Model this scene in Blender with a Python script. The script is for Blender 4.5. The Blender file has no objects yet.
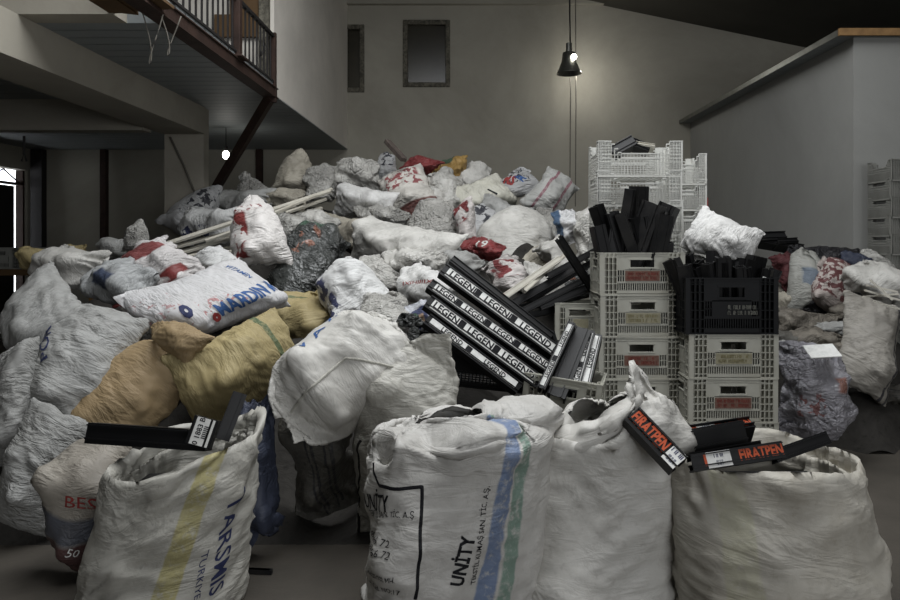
import bpy, bmesh, math, random
import numpy as np
from mathutils import Vector, Matrix
PI = math.pi
F32 = np.float32

# ------------------------------------------------------------------ cloth bags
def _pj(A, B, rest, k, only=0):
    d = B - A
    L = np.sqrt((d * d).sum(-1, keepdims=True)) + 1e-9
    e = (L - rest) / L
    if only: e = np.minimum(e, 0)
    return d * (e * (k * .5))

def _step(P, ru, rv, rd, ks, kb):
    n = P.shape[1]
    for o in (0, 1):                                   # around
        ia = np.arange(o, n, 2); ib = (ia + 1) % n
        A = P[:, ia]; B = P[:, ib]; c = _pj(A, B, ru[:, ia], 1.0)
        P[:, ia] = A + c; P[:, ib] = B - c
    for o in (0, 1):                                   # up
        m = (P.shape[0] - o) // 2
        A = P[o:o + 2 * m:2]; B = P[o + 1:o + 2 * m:2]
        c = _pj(A, B, rv[o:o + 2 * m:2], 1.0)
        A += c; B -= c
    for o in (0, 1):                                   # shear
        m = (P.shape[0] - o) // 2
        for s in (1, -1):
            A = P[o:o + 2 * m:2]; B = np.roll(P[o + 1:o + 2 * m:2], -s, 1)
            c = _pj(A, B, rd[o:o + 2 * m:2], ks)
            A += c; P[o + 1:o + 2 * m:2] -= np.roll(c, s, 1)
    if kb:
        B = np.roll(P, -2, 1); c = _pj(P, B, 2 * ru * .96, kb, 1)
        P += c - np.roll(c, 2, 1)
        c = _pj(P[:-2], P[2:], 2 * rv[:-2] * .96, kb, 1)
        P[:-2] += c; P[2:] -= c

def normals(P):
    du = np.roll(P, -1, 1) - np.roll(P, 1, 1)
    dv = np.empty_like(P); dv[1:-1] = P[2:] - P[:-2]; dv[0] = P[1] - P[0]; dv[-1] = P[-1] - P[-2]
    return np.cross(du, dv)

def upsample(P):
    nv, nu, _ = P.shape
    Q = np.empty((nv, nu * 2, 3), F32)
    Q[:, 0::2] = P; Q[:, 1::2] = (P + np.roll(P, -1, 1)) / 2
    R = np.empty((2 * nv - 1, nu * 2, 3), F32)
    R[0::2] = Q; R[1::2] = (Q[1:] + Q[:-1]) / 2
    return R

def wavefield(seed, U, V, n=10, f=(1, 6), fv=(2, 9)):
    """Smooth random field, periodic in U (0..1)."""
    rs = np.random.RandomState(seed); o = 0 * U
    for _ in range(n):
        a = rs.randint(f[0], f[1] + 1); b = rs.uniform(*fv) * rs.choice([-1, 1])
        o = o + np.sin(2 * PI * a * U + b * V * PI + rs.uniform(0, 6.3))
    return o / math.sqrt(n)

def sim_bag(seed, W, H, nu=64, nv=41, kind='pillow', fill=.8, lumps=6, grav=(0, .0006, 0), bed=True, steps=(130, 60),
            pins=None, neck=.8, kb=.1, wf=None, guides=(), foot=None, var=.07, squeeze=0., depth=.7, iters=3, ptop=.9):
    """A woven bag as a periodic grid (rows up, columns round) relaxed over what fills it."""
    rs = np.random.RandomState(seed)
    nu2, nv2 = nu // 2, (nv + 1) // 2
    u = np.arange(nu2) / nu2
    v = np.linspace(0, 1, nv2)
    U, V = np.meshgrid(u, v)
    wfv = (lambda t: np.ones_like(t)) if wf is None else (lambda t: np.interp(t, [q[0] for q in wf], [q[1] for q in wf]))
    if kind == 'stand':
        a = W * .64 * wfv(V) * .5 * 2 / (1 + depth) ; b = a * depth
        X = -a * np.cos(2 * PI * U); Y = -b * np.sin(2 * PI * U); Z = V * H
    else:
        thick = .30 * np.sin(np.clip(V, .04, .96) * PI) ** .5
        if kind == 'tied': thick = .32 * np.clip(V * 3, .1, 1) * np.where(V < neck, 1, .5)
        X = -W * .5 * wfv(V) * np.cos(2 * PI * U); Y = -W * thick * np.sin(2 * PI * U); Z = (V - .5) * H
    P = np.stack([X, Y, Z], -1).astype(F32)
    P += rs.normal(0, .006, P.shape).astype(F32)
    g = np.array(grav, F32)
    lump = []
    stand = kind == 'stand'
    for _ in range(lumps):                              # what is inside: short stubby sticks and blocks
        hz = H * .34; cz = 0 if kind == 'pillow' else (-H * .14 if kind == 'tied' else H * .4)
        c = np.array([rs.uniform(-W * .22, W * .22), rs.uniform(-.06, .02) * (3 if stand else 1), cz + rs.uniform(-hz, hz)], F32)
        d = rs.normal(0, 1, 3); d[1] *= .4; d /= np.linalg.norm(d); d = d.astype(F32)
        lump.append((c, d, rs.uniform(.05, .3) * W, rs.uniform(.05, .13) * W * 1.2))
    V0 = fill * (.22 if not stand else .3) * W * W * H
    floor_k = rs.uniform(0, 6, 6)
    for lev in (0, 1):
        if lev == 1: P = upsample(P)
        n_v, n_u, _ = P.shape
        uu, vv = np.meshgrid(np.arange(n_u) / n_u, np.linspace(0, 1, n_v))
        f1 = 1 + var * wavefield(seed, uu, vv, 12, (1, 7), (2, 10)); f2 = 1 + var * wavefield(seed + 5, uu, vv, 12, (1, 9), (1, 7))
        ru = (2 * W / n_u * wfv(vv) * f1)[..., None].astype(F32)
        rv = (H / (n_v - 1) * f2)[..., None].astype(F32)
        rd = np.sqrt(ru ** 2 + rv ** 2)
        Q = P.copy()
        mir = (-np.arange(n_u)) % n_u
        tr = int(neck * (n_v - 1))
        if foot is not None:
            t = 2 * PI * np.arange(n_u) / n_u; c_, s_ = np.cos(t), np.sin(t)
            ft = np.stack([-foot[0] * np.sign(c_) * np.abs(c_) ** .8, -foot[1] * np.sign(s_) * np.abs(s_) ** .8, 0 * t + .004], -1).astype(F32)
        for it in range(steps[lev]):
            vel = (P - Q) * .92; Q = P.copy(); P = P + vel + g
            N = normals(P)
            vol = abs((P * N).sum() / 12)
            if vol < V0:
                nn = N / (np.sqrt((N * N).sum(-1, keepdims=True)) + 1e-9)
                pr = min(.012, .02 * (V0 - vol) / V0 + .0015)
                if stand: pr = pr * np.clip((ptop - P[..., 2:3]) / .2, 0, 1)
                P += nn * pr
            for _ in range(iters):
                _step(P, ru, rv, rd, .35, kb)
                if not stand:
                    P[0] = (P[0] + P[0][mir]) / 2
                    if kind == 'pillow': P[-1] = (P[-1] + P[-1][mir]) / 2
                    if squeeze and lev == 0:
                        P[..., 2] *= 1 - squeeze * .0006
                    if kind == 'tied':
                        for q, rr in ((0, .022), (1, .03), (-1, .03)):
                            if tr + q < n_v:
                                c = P[tr + q].mean(0); d = P[tr + q] - c
                                L = np.sqrt((d * d).sum(-1, keepdims=True)) + 1e-9
                                P[tr + q] = c + d * np.minimum(1, rr / L)
                for c, ax, hl, r in lump:
                    d = P - c; t = np.clip((d @ ax), -hl, hl)[..., None]; d = d - t * ax
                    L = np.sqrt((d * d).sum(-1, keepdims=True)) + 1e-9
                    P += d * (np.maximum(0, r - L) / L) * .6
                if bed and not stand:
                    bz = W * .26 + .02 * np.sin(P[..., 0] * 9 + floor_k[0]) + .02 * np.sin(P[..., 2] * 8 + floor_k[1])
                    over = P[..., 1] > bz
                    P[..., 1] = np.where(over, bz, P[..., 1])
                    Q[over] = Q[over] * .3 + P[over] * .7
                if stand:
                    lo = P[..., 2] < .004
                    P[..., 2] = np.maximum(P[..., 2], .004)
                    Q[lo] = P[lo]
                    if foot is not None: P[0] = ft
                    for gv, fn, k in guides:
                        i = int(round(gv * (n_v - 1)))
                        tgt = np.array([fn(q / n_u) for q in range(n_u)], F32) if (i, n_u, gv) not in _gc else _gc[(i, n_u, gv)]
                        _gc[(i, n_u, gv)] = tgt
                        P[i] += (tgt - P[i]) * k
                if pins:
                    for (pu, pv, pt, pk) in pins:
                        i, j = int(pv * (n_v - 1)), int(pu * n_u) % n_u
                        P[i, j] += (np.array(pt, F32) - P[i, j]) * pk
            if it % 20 == 0: P += rs.normal(0, .0015, P.shape).astype(F32)
        _gc.clear()
    return P
_gc = {}

def ring(a, b, z, cx=0, cy=0, ex=.8, dz=None):
    """A closed guide curve: u 0 left, .25 front, .5 right, .75 back."""
    def fn(u):
        c, s = math.cos(2 * PI * u), math.sin(2 * PI * u)
        return (cx - a * math.copysign(abs(c) ** ex, c), cy - b * math.copysign(abs(s) ** ex, s), z + (dz(u) if dz else 0))
    return fn

def crease(P, seed, amp=.008, fu=5, fv=14, rough=.5):
    """Fine creases on top of the relaxed folds: warped ridged noise along the cloth."""
    n_v, n_u, _ = P.shape
    U, V = np.meshgrid(np.arange(n_u) / n_u, np.linspace(0, 1, n_v))
    w = wavefield(seed + 1, U, V, 8, (1, 4), (1, 4)) * .6
    o = 0
    for k in range(3):
        s = 2 ** k
        w1 = wavefield(seed + 10 + k, U, V + w * .08, 9, (1, fu * s), (fv * s * .3, fv * s))
        o = o + (1 - np.abs(w1) * 1.3) * rough ** k
    m = .55 + .45 * wavefield(seed + 2, U, V, 6, (1, 3), (1, 4))
    N = normals(P); N /= np.sqrt((N * N).sum(-1, keepdims=True)) + 1e-9
    return P + N * (o * m * amp)[..., None].astype(F32)

def crumple(P, seed, amp=.012, wl=.22, n=6):
    """Sharp-edged crushed facets: folded sheets crossing at random."""
    rs = np.random.RandomState(seed + 300)
    N = normals(P); N /= np.sqrt((N * N).sum(-1, keepdims=True)) + 1e-9
    o = 0
    for k in range(n):
        s = 1.45 ** k
        d = rs.normal(0, 1, 3); d /= np.linalg.norm(d)
        e = rs.normal(0, 1, 3); e /= np.linalg.norm(e); e2 = rs.normal(0, 1, 3); e2 /= np.linalg.norm(e2)
        q = (P @ d) / wl * s + .35 * np.sin((P @ e) / wl * s * 2.1 + rs.uniform(0, 6)) + rs.uniform(0, 1)
        tri = 2 * np.abs(q - np.floor(q + .5))
        m = np.clip(.5 + 1.1 * np.sin((P @ e2) / wl * s * 1.3 + rs.uniform(0, 6)), 0, 1)
        o = o + (tri - .5) * m / s ** .9
    return P + N * (o * amp)[..., None].astype(F32)

# ------------------------------------------------------------------ scene helpers
scene = bpy.context.scene
C = scene.collection
FPX = 700.0; VX, VY = 470.0, 240.0; EYE = 1.5
random.seed(7)

def at(px, py, D):
    """The point of the place seen at a photo pixel, D metres into the hall."""
    return Vector(((px - VX) * D / FPX, D, EYE - (py - VY) * D / FPX))

def tag(o, label=None, cat=None, group=None, kind=None):
    if label: o['label'] = label
    if cat: o['category'] = cat
    if group: o['group'] = group
    if kind: o['kind'] = kind
    return o

def empty(name, loc=(0, 0, 0), rot=(0, 0, 0)):
    o = bpy.data.objects.new(name, None); C.objects.link(o)
    o.location = loc; o.rotation_euler = rot; o.empty_display_size = .1
    return o

class MB:
    def __init__(s): s.v = []; s.f = []; s.mi = []; s.cur = 0
    def box(s, x0, x1, y0, y1, z0, z1):
        b = len(s.v)
        s.v += [(x, y, z) for z in (z0, z1) for y in (y0, y1) for x in (x0, x1)]
        s.f += [tuple(b + i for i in q) for q in ((0, 2, 3, 1), (4, 5, 7, 6), (0, 1, 5, 4), (2, 6, 7, 3), (0, 4, 6, 2), (1, 3, 7, 5))]
        s.mi += [s.cur] * 6
        return s
    def obox(s, c, ax, ay, az, hx, hy, hz):
        b = len(s.v); c = Vector(c)
        for k in (-1, 1):
            for j in (-1, 1):
                for i in (-1, 1):
                    s.v.append(tuple(c + ax * hx * i + ay * hy * j + az * hz * k))
        s.f += [tuple(b + i for i in q) for q in ((0, 2, 3, 1), (4, 5, 7, 6), (0, 1, 5, 4), (2, 6, 7, 3), (0, 4, 6, 2), (1, 3, 7, 5))]
        s.mi += [s.cur] * 6
        return s
    def bar(s, p, q, w, h=None, up=(0, 0, 1)):
        p, q = Vector(p), Vector(q); d = q - p; L = d.length; d.normalize()
        up = Vector(up)
        if abs(d.dot(up)) > .98: up = Vector((0, 1, 0))
        a = d.cross(up).normalized(); b = a.cross(d)
        return s.obox((p + q) / 2, d, a, b, L / 2, w / 2, (h or w) / 2)
    def tube(s, pts, r, n=8, rad=None):
        pts = [Vector(p) for p in pts]; b0 = len(s.v)
        for i, p in enumerate(pts):
            d = (pts[min(i + 1, len(pts) - 1)] - pts[max(i - 1, 0)]).normalized()
            up = Vector((0, 0, 1)) if abs(d.z) < .95 else Vector((1, 0, 0))
            a = d.cross(up).normalized(); bb = a.cross(d)
            rr = rad[i] if rad else r
            for k in range(n):
                t = 2 * PI * k / n
                s.v.append(tuple(p + a * math.cos(t) * rr + bb * math.sin(t) * rr))
        for i in range(len(pts) - 1):
            for k in range(n):
                s.f.append((b0 + i * n + k, b0 + i * n + (k + 1) % n, b0 + (i + 1) * n + (k + 1) % n, b0 + (i + 1) * n + k)); s.mi.append(s.cur)
        s.f.append(tuple(b0 + k for k in range(n))[::-1]); s.f.append(tuple(b0 + (len(pts) - 1) * n + k for k in range(n))); s.mi += [s.cur] * 2
        return s
    def prism(s, poly, p, q, a, b):
        """Extrude a closed 2D polygon from p to q, spanned by a and b."""
        n = len(poly); b0 = len(s.v)
        for o in (Vector(p), Vector(q)):
            for (x, y) in poly: s.v.append(tuple(o + a * x + b * y))
        for k in range(n):
            s.f.append((b0 + k, b0 + (k + 1) % n, b0 + n + (k + 1) % n, b0 + n + k)); s.mi.append(s.cur)
        s.f.append(tuple(b0 + k for k in range(n))[::-1]); s.f.append(tuple(b0 + n + k for k in range(n))); s.mi += [s.cur] * 2
        return s
    def mesh(s, name, mats, smooth=False):
        me = bpy.data.meshes.new(name); me.from_pydata(s.v, [], s.f)
        for m in (mats if isinstance(mats, (list, tuple)) else [mats]): me.materials.append(m)
        if len(me.materials) > 1: me.polygons.foreach_set('material_index', s.mi)
        if smooth: me.shade_smooth()
        bm = bmesh.new(); bm.from_mesh(me); bmesh.ops.recalc_face_normals(bm, faces=bm.faces); bm.to_mesh(me); bm.free()
        return me
    def build(s, name, mats, parent=None, smooth=False, bevel=0):
        o = bpy.data.objects.new(name, s.mesh(name, mats, smooth)); C.objects.link(o)
        if parent: o.parent = parent
        if bevel:
            m = o.modifiers.new('bevel', 'BEVEL'); m.width = bevel; m.segments = 2; m.limit_method = 'ANGLE'
        return o

def copy_tree(o, parent=None):
    c = o.copy(); C.objects.link(c); c.parent = parent
    for ch in list(o.children):
        copy_tree(ch, c)
    return c

# ------------------------------------------------------------------ materials
def lin(r, g, b):
    f = lambda c: (c / 255 / 12.92) if c <= 10 else (((c / 255) + .055) / 1.055) ** 2.4
    return (f(r), f(g), f(b), 1)

class NT:
    def __init__(s, name):
        s.m = bpy.data.materials.new(name); s.m.use_nodes = True; s.t = s.m.node_tree; s.N = s.t.nodes; s.L = s.t.links
        s.b = s.N['Principled BSDF']
        s.tc = s.N.new('ShaderNodeTexCoord')
    def n(s, typ, **kw):
        nd = s.N.new(typ)
        for k, v in kw.items():
            if hasattr(nd, k): setattr(nd, k, v)
        return nd
    def link(s, a, b): s.L.new(a, b)
    def math(s, op, a, b=None, c=None, clamp=False):
        nd = s.N.new('ShaderNodeMath'); nd.operation = op; nd.use_clamp = clamp
        for i, x in enumerate((a, b, c)):
            if x is None: continue
            if isinstance(x, (int, float)): nd.inputs[i].default_value = x
            else: s.link(x, nd.inputs[i])
        return nd.outputs[0]
    def noise(s, scale, detail=4, rough=.55, vec=None, dist=0., sc3=None):
        nd = s.N.new('ShaderNodeTexNoise'); nd.inputs['Scale'].default_value = scale; nd.inputs['Detail'].default_value = detail
        nd.inputs['Roughness'].default_value = rough; nd.inputs['Distortion'].default_value = dist
        v = vec or s.tc.outputs['Object']
        if sc3:
            mp = s.N.new('ShaderNodeMapping'); mp.inputs['Scale'].default_value = sc3; s.link(v, mp.inputs['Vector']); v = mp.outputs[0]
        s.link(v, nd.inputs['Vector'])
        return nd.outputs['Fac']
    def ramp(s, x, a, b, invert=False):
        mr = s.N.new('ShaderNodeMapRange'); mr.inputs['From Min'].default_value = a; mr.inputs['From Max'].default_value = b
        if invert: mr.inputs['To Min'].default_value = 1; mr.inputs['To Max'].default_value = 0
        s.link(x, mr.inputs['Value']); return mr.outputs[0]
    def mix(s, f, a, b):
        nd = s.N.new('ShaderNodeMix'); nd.data_type = 'RGBA'
        if isinstance(f, (int, float)): nd.inputs[0].default_value = f
        else: s.link(f, nd.inputs[0])
        for i, x in ((6, a), (7, b)):
            if isinstance(x, tuple): nd.inputs[i].default_value = x
            else: s.link(x, nd.inputs[i])
        return nd.outputs[2]
    def bump(s, h, strength=.3, dist=.01, prev=None):
        nd = s.N.new('ShaderNodeBump'); nd.inputs['Strength'].default_value = strength; nd.inputs['Distance'].default_value = dist
        s.link(h, nd.inputs['Height'])
        if prev is not None: s.link(prev, nd.inputs['Normal'])
        return nd.outputs[0]
    def done(s, col=None, rough=.6, nrm=None, spec=.4, **kw):
        if col is not None:
            if isinstance(col, tuple): s.b.inputs['Base Color'].default_value = col
            else: s.link(col, s.b.inputs['Base Color'])
        if isinstance(rough, (int, float)): s.b.inputs['Roughness'].default_value = rough
        else: s.link(rough, s.b.inputs['Roughness'])
        s.b.inputs['Specular IOR Level'].default_value = spec
        if nrm is not None: s.link(nrm, s.b.inputs['Normal'])
        for k, v in kw.items(): s.b.inputs[k.replace('_', ' ')].default_value = v
        return s.m

def fabric(name, col, dirt=.35, dcol=(70, 66, 58), rough=.55, stripes=(), prints=(), crinkle=.5, weave=True, spec=.35, seed=0, scale=1., alpha=1., metallic=0):
    """Sheet material: base, dirt, stripes (axis, centre, width, colour) and patchy prints (colour, u0, u1, v0, v1, noise scale, threshold)."""
    T = NT(name)
    uv = T.tc.outputs['UV']
    sp = T.N.new('ShaderNodeSeparateXYZ'); T.link(uv, sp.inputs[0]); u, v = sp.outputs[0], sp.outputs[1]
    oi = T.N.new('ShaderNodeObjectInfo')
    vm = T.N.new('ShaderNodeVectorMath'); vm.operation = 'ADD'; T.link(T.tc.outputs['Object'], vm.inputs[0])
    cx = T.N.new('ShaderNodeCombineXYZ'); T.link(T.math('MULTIPLY', oi.outputs['Random'], 40), cx.inputs[0]); cx.inputs[1].default_value = seed * 3.1; T.link(cx.outputs[0], vm.inputs[1])
    vec = vm.outputs[0]
    c = lin(*col)
    def ink(q):
        g = .3 * q[0] + .55 * q[1] + .15 * q[2]
        return lin(*[t + (g - t) * .38 for t in q])
    w = T.noise(5, 3, .5, vec)
    for ax, cen, wid, sc in stripes:
        x = u if ax == 'u' else v
        xx = T.math('ADD', x, T.math('MULTIPLY', T.math('SUBTRACT', w, .5), .02))
        d = T.math('ABSOLUTE', T.math('SUBTRACT', xx, cen))
        mk = T.ramp(d, wid / 2, wid / 2 + .004, True)
        wear = T.ramp(T.noise(28, 4, .7, vec), .25, .5)
        c = T.mix(T.math('MULTIPLY', mk, wear), c, ink(sc))
    for pc, u0, u1, v0, v1, ns, th in prints:
        def band(x, a, b):
            return T.math('MULTIPLY', T.ramp(x, a - .01, a + .01), T.ramp(x, b - .01, b + .01, True))
        reg = T.math('MULTIPLY', band(u, u0, u1), band(v, v0, v1))
        nz = T.ramp(T.noise(ns, 2.5, .5, vec, .6), th, th + .03)
        c = T.mix(T.math('MULTIPLY', reg, nz), c, ink(pc))
    d1 = T.ramp(T.noise(3.2, 8, .68, vec, .4), .42, .72)
    d2 = T.ramp(T.noise(22, 5, .7, vec), .56, .74)
    dm = T.math('MULTIPLY', T.math('ADD', T.math('MULTIPLY', d1, .8), T.math('MULTIPLY', d2, .6)), dirt, clamp=True)
    c = T.mix(dm, c, lin(*dcol))
    b1 = T.noise(13 * scale, 5, .6, vec, 1.2)
    vo = T.N.new('ShaderNodeTexVoronoi'); vo.feature = 'F1'; vo.inputs['Scale'].default_value = 15 * scale
    va = T.N.new('ShaderNodeVectorMath'); va.operation = 'ADD'; T.link(vec, va.inputs[0])
    nn = T.N.new('ShaderNodeTexNoise'); nn.inputs['Scale'].default_value = 7; T.link(vec, nn.inputs['Vector'])
    vs = T.N.new('ShaderNodeVectorMath'); vs.operation = 'SCALE'; vs.inputs[3].default_value = .28; T.link(nn.outputs['Color'], vs.inputs[0])
    T.link(vs.outputs[0], va.inputs[1]); T.link(va.outputs[0], vo.inputs['Vector'])
    mp = T.N.new('ShaderNodeMapping'); mp.inputs['Scale'].default_value = (4, 8, 1) if weave else (7, 7, 1); T.link(uv, mp.inputs['Vector'])
    mo = T.N.new('ShaderNodeVectorMath'); mo.operation = 'ADD'; T.link(mp.outputs[0], mo.inputs[0]); T.link(cx.outputs[0], mo.inputs[1])
    def ridge(sc, ds): return T.math('ABSOLUTE', T.math('SUBTRACT', T.noise(sc, 3, .55, mo.outputs[0], ds), .5))
    h = T.math('ADD', T.math('MULTIPLY', ridge(1., 1.6), -3.0), T.math('MULTIPLY', ridge(2.6, 1.0), -1.4))
    h = T.math('ADD', h, T.math('MULTIPLY', b1, .5 if weave else .9))
    if not weave: h = T.math('ADD', h, T.math('MULTIPLY', vo.outputs['Distance'], .7))
    h = T.math('MULTIPLY', h, T.ramp(T.noise(4.5, 3, .5, vec), .32, .62))
    nrm = T.bump(h, min(1, crinkle), .032 if weave else .038)
    if weave:
        nrm = T.bump(T.noise(160, 2, .5, vec), .12, .003, nrm)
    kw = {}
    if alpha < 1: kw['Alpha'] = alpha
    return T.done(c, rough, nrm, spec, **kw)

def plain(name, col, rough=.6, var=.12, bump=.1, scale=8, spec=.3, dirt=None, **kw):
    T = NT(name)
    c = lin(*col)
    k = 1 - var; dk = (c[0] * k, c[1] * k, c[2] * k, 1)
    cc = T.mix(T.ramp(T.noise(scale, 6, .6), .35, .65), c, dk)
    if dirt: cc = T.mix(T.math('MULTIPLY', T.ramp(T.noise(scale * .4, 8, .7, None, .5), .45, .7), dirt[1]), cc, lin(*dirt[0]))
    nrm = T.bump(T.noise(scale * 5, 5, .6), bump, .01) if bump else None
    return T.done(cc, rough, nrm, spec, **kw)

def glow(name, col, strength):
    T = NT(name)
    return T.done((0, 0, 0, 1), .5, None, 0, Emission_Color=lin(*col), Emission_Strength=strength)

M = {}
M['plaster'] = plain('plaster', (166, 162, 150), .9, .10, .35, .8, .15, ((120, 116, 106), .5))
M['plaster2'] = plain('plaster_smooth', (222, 216, 206), .85, .08, .15, .6, .2, ((130, 128, 122), .35))
M['partition'] = plain('partition_plaster', (150, 150, 146), .9, .08, .2, .7, .15, ((110, 110, 106), .4))
M['concrete'] = plain('concrete_floor', (80, 75, 68), .8, .25, .5, 2.5, .3, ((60, 57, 52), .6))
M['beam'] = plain('beam_plaster', (165, 160, 148), .9, .12, .3, 1.5, .15, ((112, 104, 92), .45))
M['ceil'] = plain('ceiling_sheet', (70, 68, 62), .8, .2, .2, 1, .2)
M['rust'] = plain('rust_paint', (56, 40, 33), .7, .45, .4, 9, .3, ((60, 42, 34), .6))
M['iron'] = plain('black_iron', (34, 31, 30), .6, .3, .3, 12, .4)
M['darkframe'] = plain('mottled_frame', (120, 116, 104), .9, .6, .5, 26, .2, ((50, 48, 44), .8))
M['glassd'] = plain('dark_window_glass', (52, 48, 36), .25, .4, .02, 1.2, .5)
M['board'] = plain('brown_board', (92, 72, 50), .8, .15, .1, 3, .2)
M['wood'] = plain('timber_edge', (150, 118, 80), .8, .3, .3, 14, .2)
M['whitepvc'] = plain('white_plastic_strip', (196, 192, 180), .45, .12, .05, 6, .45, ((140, 130, 112), .4))
M['blackpvc'] = plain('black_plastic_profile', (13, 13, 14), .45, .25, .05, 6, .3, ((34, 33, 32), .35))
M['blackpvc_d'] = plain('dusty_black_profile', (22, 22, 23), .55, .25, .08, 10, .3, ((62, 60, 57), .4))
M['crate'] = plain('pale_crate_plastic', (170, 169, 158), .5, .1, .04, 5, .4, ((122, 112, 92), .4))
M['crate2'] = plain('white_crate_plastic', (206, 206, 200), .5, .08, .04, 5, .4, ((140, 134, 120), .3))
M['crateg'] = plain('grey_crate_plastic', (138, 138, 132), .6, .1, .04, 5, .3, ((80, 76, 68), .4))
M['crateb'] = plain('black_crate_plastic', (11, 12, 14), .55, .2, .04, 5, .22)
M['plate_r'] = plain('red_printed_plate', (116, 84, 72), .6, .35, .05, 60, .3)
M['plate_b'] = plain('beige_plate', (146, 141, 118), .6, .25, .05, 40, .3)
M['ink_k'] = plain('black_ink', (26, 26, 30), .6, .3, 0, 30, .2)
M['ink_n'] = plain('navy_ink', (56, 62, 96), .6, .35, 0, 30, .2)
M['ink_b'] = plain('blue_ink', (66, 98, 150), .6, .3, 0, 30, .2)
M['ink_r'] = plain('red_ink', (148, 60, 58), .6, .3, 0, 30, .2)
M['ink_o'] = plain('orange_ink', (190, 84, 50), .55, .15, 0, 20, .3)
M['ink_w'] = plain('white_ink', (196, 196, 190), .6, .15, 0, 20, .3)
M['paper'] = plain('label_paper', (228, 228, 224), .6, .12, .02, 30, .3, ((120, 120, 116), .3))
M['hem'] = plain('stitched_hem', (196, 194, 184), .8, .15, .6, 60, .2, ((90, 84, 74), .5))
M['cord'] = plain('grey_cord', (110, 106, 98), .8, .2, .2, 30, .2)
M['steel'] = plain('lamp_steel', (118, 118, 112), .35, .3, .05, 8, .5, Metallic=.7)
M['mound'] = fabric('dark_heap_fill', (58, 56, 53), .8, (20, 19, 18), .8, crinkle=1., scale=.6, spec=.1)  # heap filler; the shade of gaps between sacks is put into its dark colour

# ------------------------------------------------------------------ writing
_tx = {}
def text_mesh(s, size=1., bold=0., step=None):
    key = (s, round(size, 4), bold, step)
    if key in _tx: return _tx[key]
    cu = bpy.data.curves.new('t', 'FONT'); cu.body = s; cu.size = size; cu.offset = bold * size
    cu.align_x = 'CENTER'; cu.align_y = 'CENTER'; cu.resolution_u = 2
    o = bpy.data.objects.new('t', cu); C.objects.link(o)
    me = bpy.data.meshes.new_from_object(o, depsgraph=bpy.context.evaluated_depsgraph_get())
    bpy.data.objects.remove(o); bpy.data.curves.remove(cu)
    if step:
        bm = bmesh.new(); bm.from_mesh(me)
        xs = [v.co.x for v in bm.verts]; ys = [v.co.y for v in bm.verts]
        for ax, (lo, hi) in ((0, (min(xs), max(xs))), (1, (min(ys), max(ys)))):
            t = lo + step
            while t < hi:
                no = (1, 0, 0) if ax == 0 else (0, 1, 0); co = (t, 0, 0) if ax == 0 else (0, t, 0)
                bmesh.ops.bisect_plane(bm, geom=bm.verts[:] + bm.edges[:] + bm.faces[:], plane_co=co, plane_no=no)
                t += step
        bm.to_mesh(me); bm.free()
    V = [tuple(v.co) for v in me.vertices]; F = [tuple(p.vertices) for p in me.polygons]
    _tx[key] = (V, F)
    return _tx[key]

def flat_text(name, s, mat, parent, origin, right, up, size, bold=.02, sx=1., off=.0008):
    V, F = text_mesh(s, size, bold)
    r, u = Vector(right).normalized(), Vector(up).normalized(); n = r.cross(u)
    o0 = Vector(origin) + n * off
    me = bpy.data.meshes.new(name); me.from_pydata([tuple(o0 + r * x * sx + u * y) for x, y, z in V], [], F); me.materials.append(mat)
    o = bpy.data.objects.new(name, me); C.objects.link(o)
    if parent: o.parent = parent
    return o

# ------------------------------------------------------------------ bag meshes in the scene
def bag_object(name, P, mat, loc, close=False, thick=.002, cut=None):
    nv, nu, _ = P.shape
    idx = np.arange(nv * nu).reshape(nv, nu)
    a = idx[:-1]; b = np.roll(idx, -1, 1)[:-1]; c = np.roll(idx, -1, 1)[1:]; d = idx[1:]
    f = np.stack([a, b, c, d], -1).reshape(-1, 4)
    F = f.tolist()
    if close: F.append(idx[0][::-1].tolist())
    me = bpy.data.meshes.new(name)
    me.from_pydata(P.reshape(-1, 3).astype(float).tolist(), [], F)
    uvl = me.uv_layers.new(name='UVMap')
    ii, jj = np.meshgrid(np.arange(nv - 1), np.arange(nu), indexing='ij')
    u0 = jj / nu; u1 = (jj + 1) / nu; v0 = ii / (nv - 1); v1 = (ii + 1) / (nv - 1)
    uv = np.stack([np.stack([u0, v0], -1), np.stack([u1, v0], -1), np.stack([u1, v1], -1), np.stack([u0, v1], -1)], 2).reshape(-1)
    full = np.zeros(len(me.loops) * 2, F32); full[:len(uv)] = uv
    uvl.data.foreach_set('uv', full)
    me.materials.append(mat); me.shade_smooth()
    o = bpy.data.objects.new(name, me); C.objects.link(o); o.location = loc
    return o

def samp(P, N, u, v):
    nv, nu, _ = P.shape
    x = (u % 1.0) * nu; y = np.clip(v, 0, 1) * (nv - 1)
    i = np.minimum(y.astype(int), nv - 2); j = x.astype(int) % nu; j2 = (j + 1) % nu
    fy = (y - i)[:, None]; fx = (x - np.floor(x))[:, None]
    g = lambda A: (A[i, j] * (1 - fx) + A[i, j2] * fx) * (1 - fy) + (A[i + 1, j] * (1 - fx) + A[i + 1, j2] * fx) * fy
    return g(P), g(N)

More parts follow.
